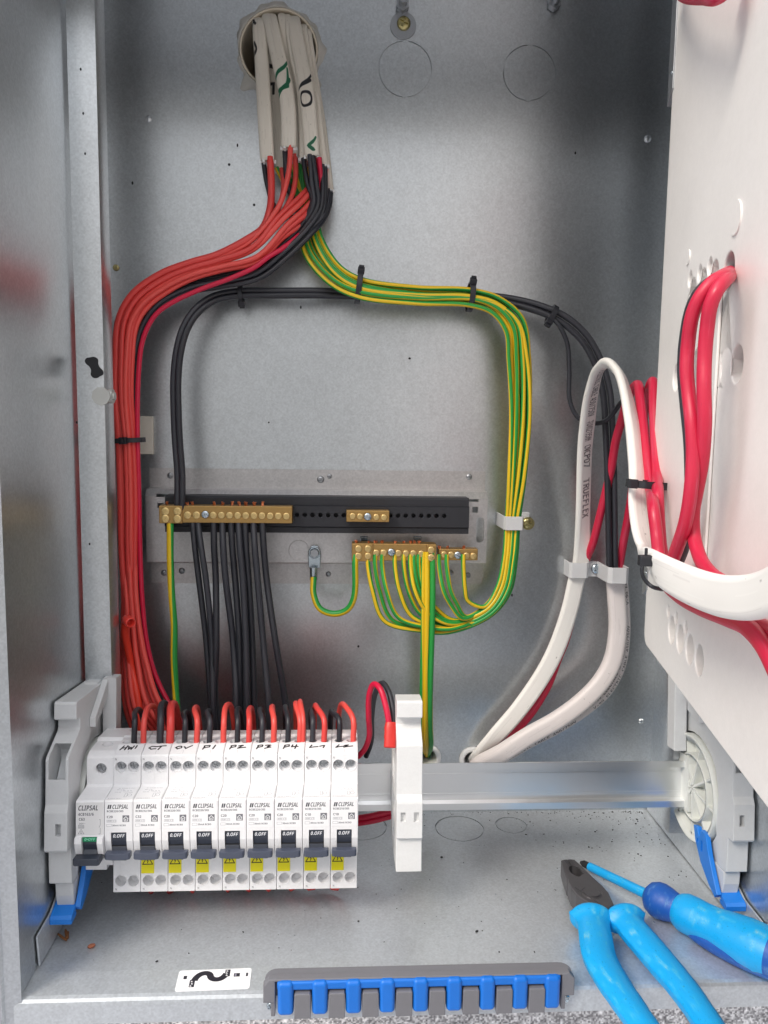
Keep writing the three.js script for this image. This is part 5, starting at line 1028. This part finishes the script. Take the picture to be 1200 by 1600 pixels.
// ------------------------------------------------------------------ comb holder on the sill
{
  const t = thing('comb_holder', 'grey plastic holder with blue comb insert mounted on the front sill', 'holder');
  const zf = 0.2245;
  const X = (px) => at(px, 1545, zf).x, Yf = (py) => at(650, py, zf).y;
  const xa = X(411), xb = X(898), yt = Yf(1528) + 0.0008, xi0 = X(433), xi1 = X(875), yE = Yf(1562);
  const fr = [[xa, yE], [xa, yt - 0.004], [xa + 0.0035, yt], [xb - 0.0035, yt], [xb, yt - 0.004], [xb, yE], [xi1 + 0.0012, yE], [xi1 + 0.0012, yt - 0.0016], [xi0 - 0.0012, yt - 0.0016], [xi0 - 0.0012, yE]];
  part('frame', prism(fr, 0.2191, zf, 'z', 0.0007), matCombGrey, t);
  const rl = 0.007, ledge = [[xa + 0.0008, 0.2196], [xb - 0.0008, 0.2196]];
  for (let k = 0; k <= 5; k++) { const a = k / 5 * Math.PI / 2; ledge.push([xb - 0.0008 - rl + Math.cos(a) * rl, 0.2192 - Math.sin(a) * rl]); }
  for (let k = 0; k <= 5; k++) { const a = Math.PI / 2 + k / 5 * Math.PI / 2; ledge.push([xa + 0.0008 + rl + Math.cos(a) * rl, 0.2192 - Math.sin(a) * rl]); }
  part('frame_ledge', prism(ledge.reverse(), -0.0022, yt - 0.0012, 'y', 0.0010), matCombGrey, t);
  for (const x of [xi0 - 0.0026, xi1 + 0.0026]) part('hook', box(x - 0.0013, x + 0.0013, Yf(1584), yE + 0.0005, 0.2195, zf - 0.0006, 0.0005), matCombGrey, t);
  for (const x of [xa + 0.0045, xb - 0.0045]) { screw(t, V3(x, Yf(1571), 0.2222), 0.0027, matZinc, 0.4); part('screw_boss', cyl(0.0018, 0.0018, 0.0036, 12).rotateX(Math.PI / 2), matZinc, t).position.set(x, Yf(1571), 0.2205); }
  // blue comb: rounded spine, nine teeth; eight grey teeth between
  const bl = [446.5, 500, 552.5, 605, 657, 709.5, 761, 812, 862], gr = [473, 526.5, 579, 631.5, 683, 735.5, 787.5, 838], hw = 0.0048;
  const yTop = Yf(1527), yWeb = Yf(1541), yBot = Yf(1578);
  part('comb_back', box(xi0, xi1, yWeb, yTop - 0.0004, 0.2192, zf + 0.0016, 0.0014), matCombBlue, t);
  bl.forEach(px => { const b = new RoundedBoxGeometry(hw * 2, yTop - yBot, 0.0078, 4, 0.0026); b.translate(X(px), (yTop + yBot) / 2, zf - 0.0008); part('comb_tooth', uvm(b), matCombBlue, t); });
  const yg = Yf(1544), yg2 = Yf(1582);
  gr.forEach(px => { part('grey_tooth', prism([[-0.0050, yg2], [0.0050, yg2], [0.0049, yg - 0.0008], [0.0042, yg], [-0.0042, yg], [-0.0049, yg - 0.0008]], zf - 0.0046, zf + 0.0030, 'z', 0.0005), matCombGrey, t).position.x = X(px); });
}

// ------------------------------------------------------------------ loose bits
{
  const leafM = std('#8a5a34', 0.8);
  const lf = thing('dry_leaf', 'torn brown leaf scraps on the floor at the left corner', 'leaf');
  const p = atY(104, 1460, 0.001);
  for (const [dx, dz, a, l, w] of [[0, 0, 0.5, 0.011, 0.0011], [-0.002, 0.003, 0.9, 0.012, 0.0009], [0.001, 0.002, 0.15, 0.009, 0.0012]]) { const g = new THREE.SphereGeometry(1, 10, 6).scale(w, 0.0005, l * 0.5); const m = part('scrap', g, leafM, lf); m.position.set(p.x + dx, 0.0014, p.z + dz); m.rotation.set(0.12, a, 0.2); }
  const fl = single('bark_flake', new THREE.SphereGeometry(1, 7, 5).scale(0.0027, 0.0011, 0.0021), std('#a5654b', 0.85), 'small reddish flake on the floor beside the leaf scraps', 'flake'); const q = atY(143, 1478, 0.001); fl.position.set(q.x, 0.0011, q.z); fl.rotation.y = 0.6;
  // fine swarf and grit
  const grit = [], bright = [];
  const bit = (x, z, s) => { const g = new THREE.IcosahedronGeometry(s, 0); g.scale(rr(0.6, 1.6), rr(0.3, 0.6), rr(0.5, 1.2)); g.rotateY(rr(0, 6)); g.translate(x, s * 0.35 + 0.0001, z); return g; };
  const spots = [[245, 1503], [455, 1485], [745, 1456], [380, 1457], [100, 1420], [295, 1490], [900, 1410], [997, 1335], [930, 1300], [560, 1440], [690, 1340], [620, 1420], [780, 1488], [835, 1488]];
  for (const [x, y] of spots) { const p2 = atY(x, y, 0); grit.push(bit(p2.x, Math.min(p2.z, 0.194), rr(0.0004, 0.0011))); }
  for (let i = 0; i < 90; i++) grit.push(bit(rr(XL + 0.01, XR - 0.01), rr(0.005, 0.19), rr(0.00018, 0.0006)));
  for (let i = 0; i < 120; i++) { const a = Math.pow(rnd(), 2); grit.push(bit(XR - 0.008 - a * 0.12, 0.004 + Math.pow(rnd(), 1.6) * 0.11, rr(0.0002, 0.0008))); }
  for (let i = 0; i < 60; i++) grit.push(bit(rr(0.03, 0.27), rr(0.0015, 0.006), rr(0.0002, 0.0007)));
  for (let i = 0; i < 40; i++) bright.push(bit(rr(XL + 0.01, XR - 0.01), rr(0.01, 0.192), rr(0.0002, 0.0006)));
  const m1 = new THREE.Mesh(merge(grit), matDark); m1.name = 'floor_grit'; m1.userData = { kind: 'stuff', label: 'dark grit and cuttings scattered on the cabinet floor', category: 'grit' }; scene.add(m1);
  const m2 = new THREE.Mesh(merge(bright), matZinc); m2.name = 'metal_swarf'; m2.userData = { kind: 'stuff', label: 'bright metal cuttings scattered on the cabinet floor', category: 'swarf' }; scene.add(m2);
}
scene.traverse(o => { if (o.isMesh) { o.castShadow = true; o.receiveShadow = true; } });
renderer.render(scene, camera);
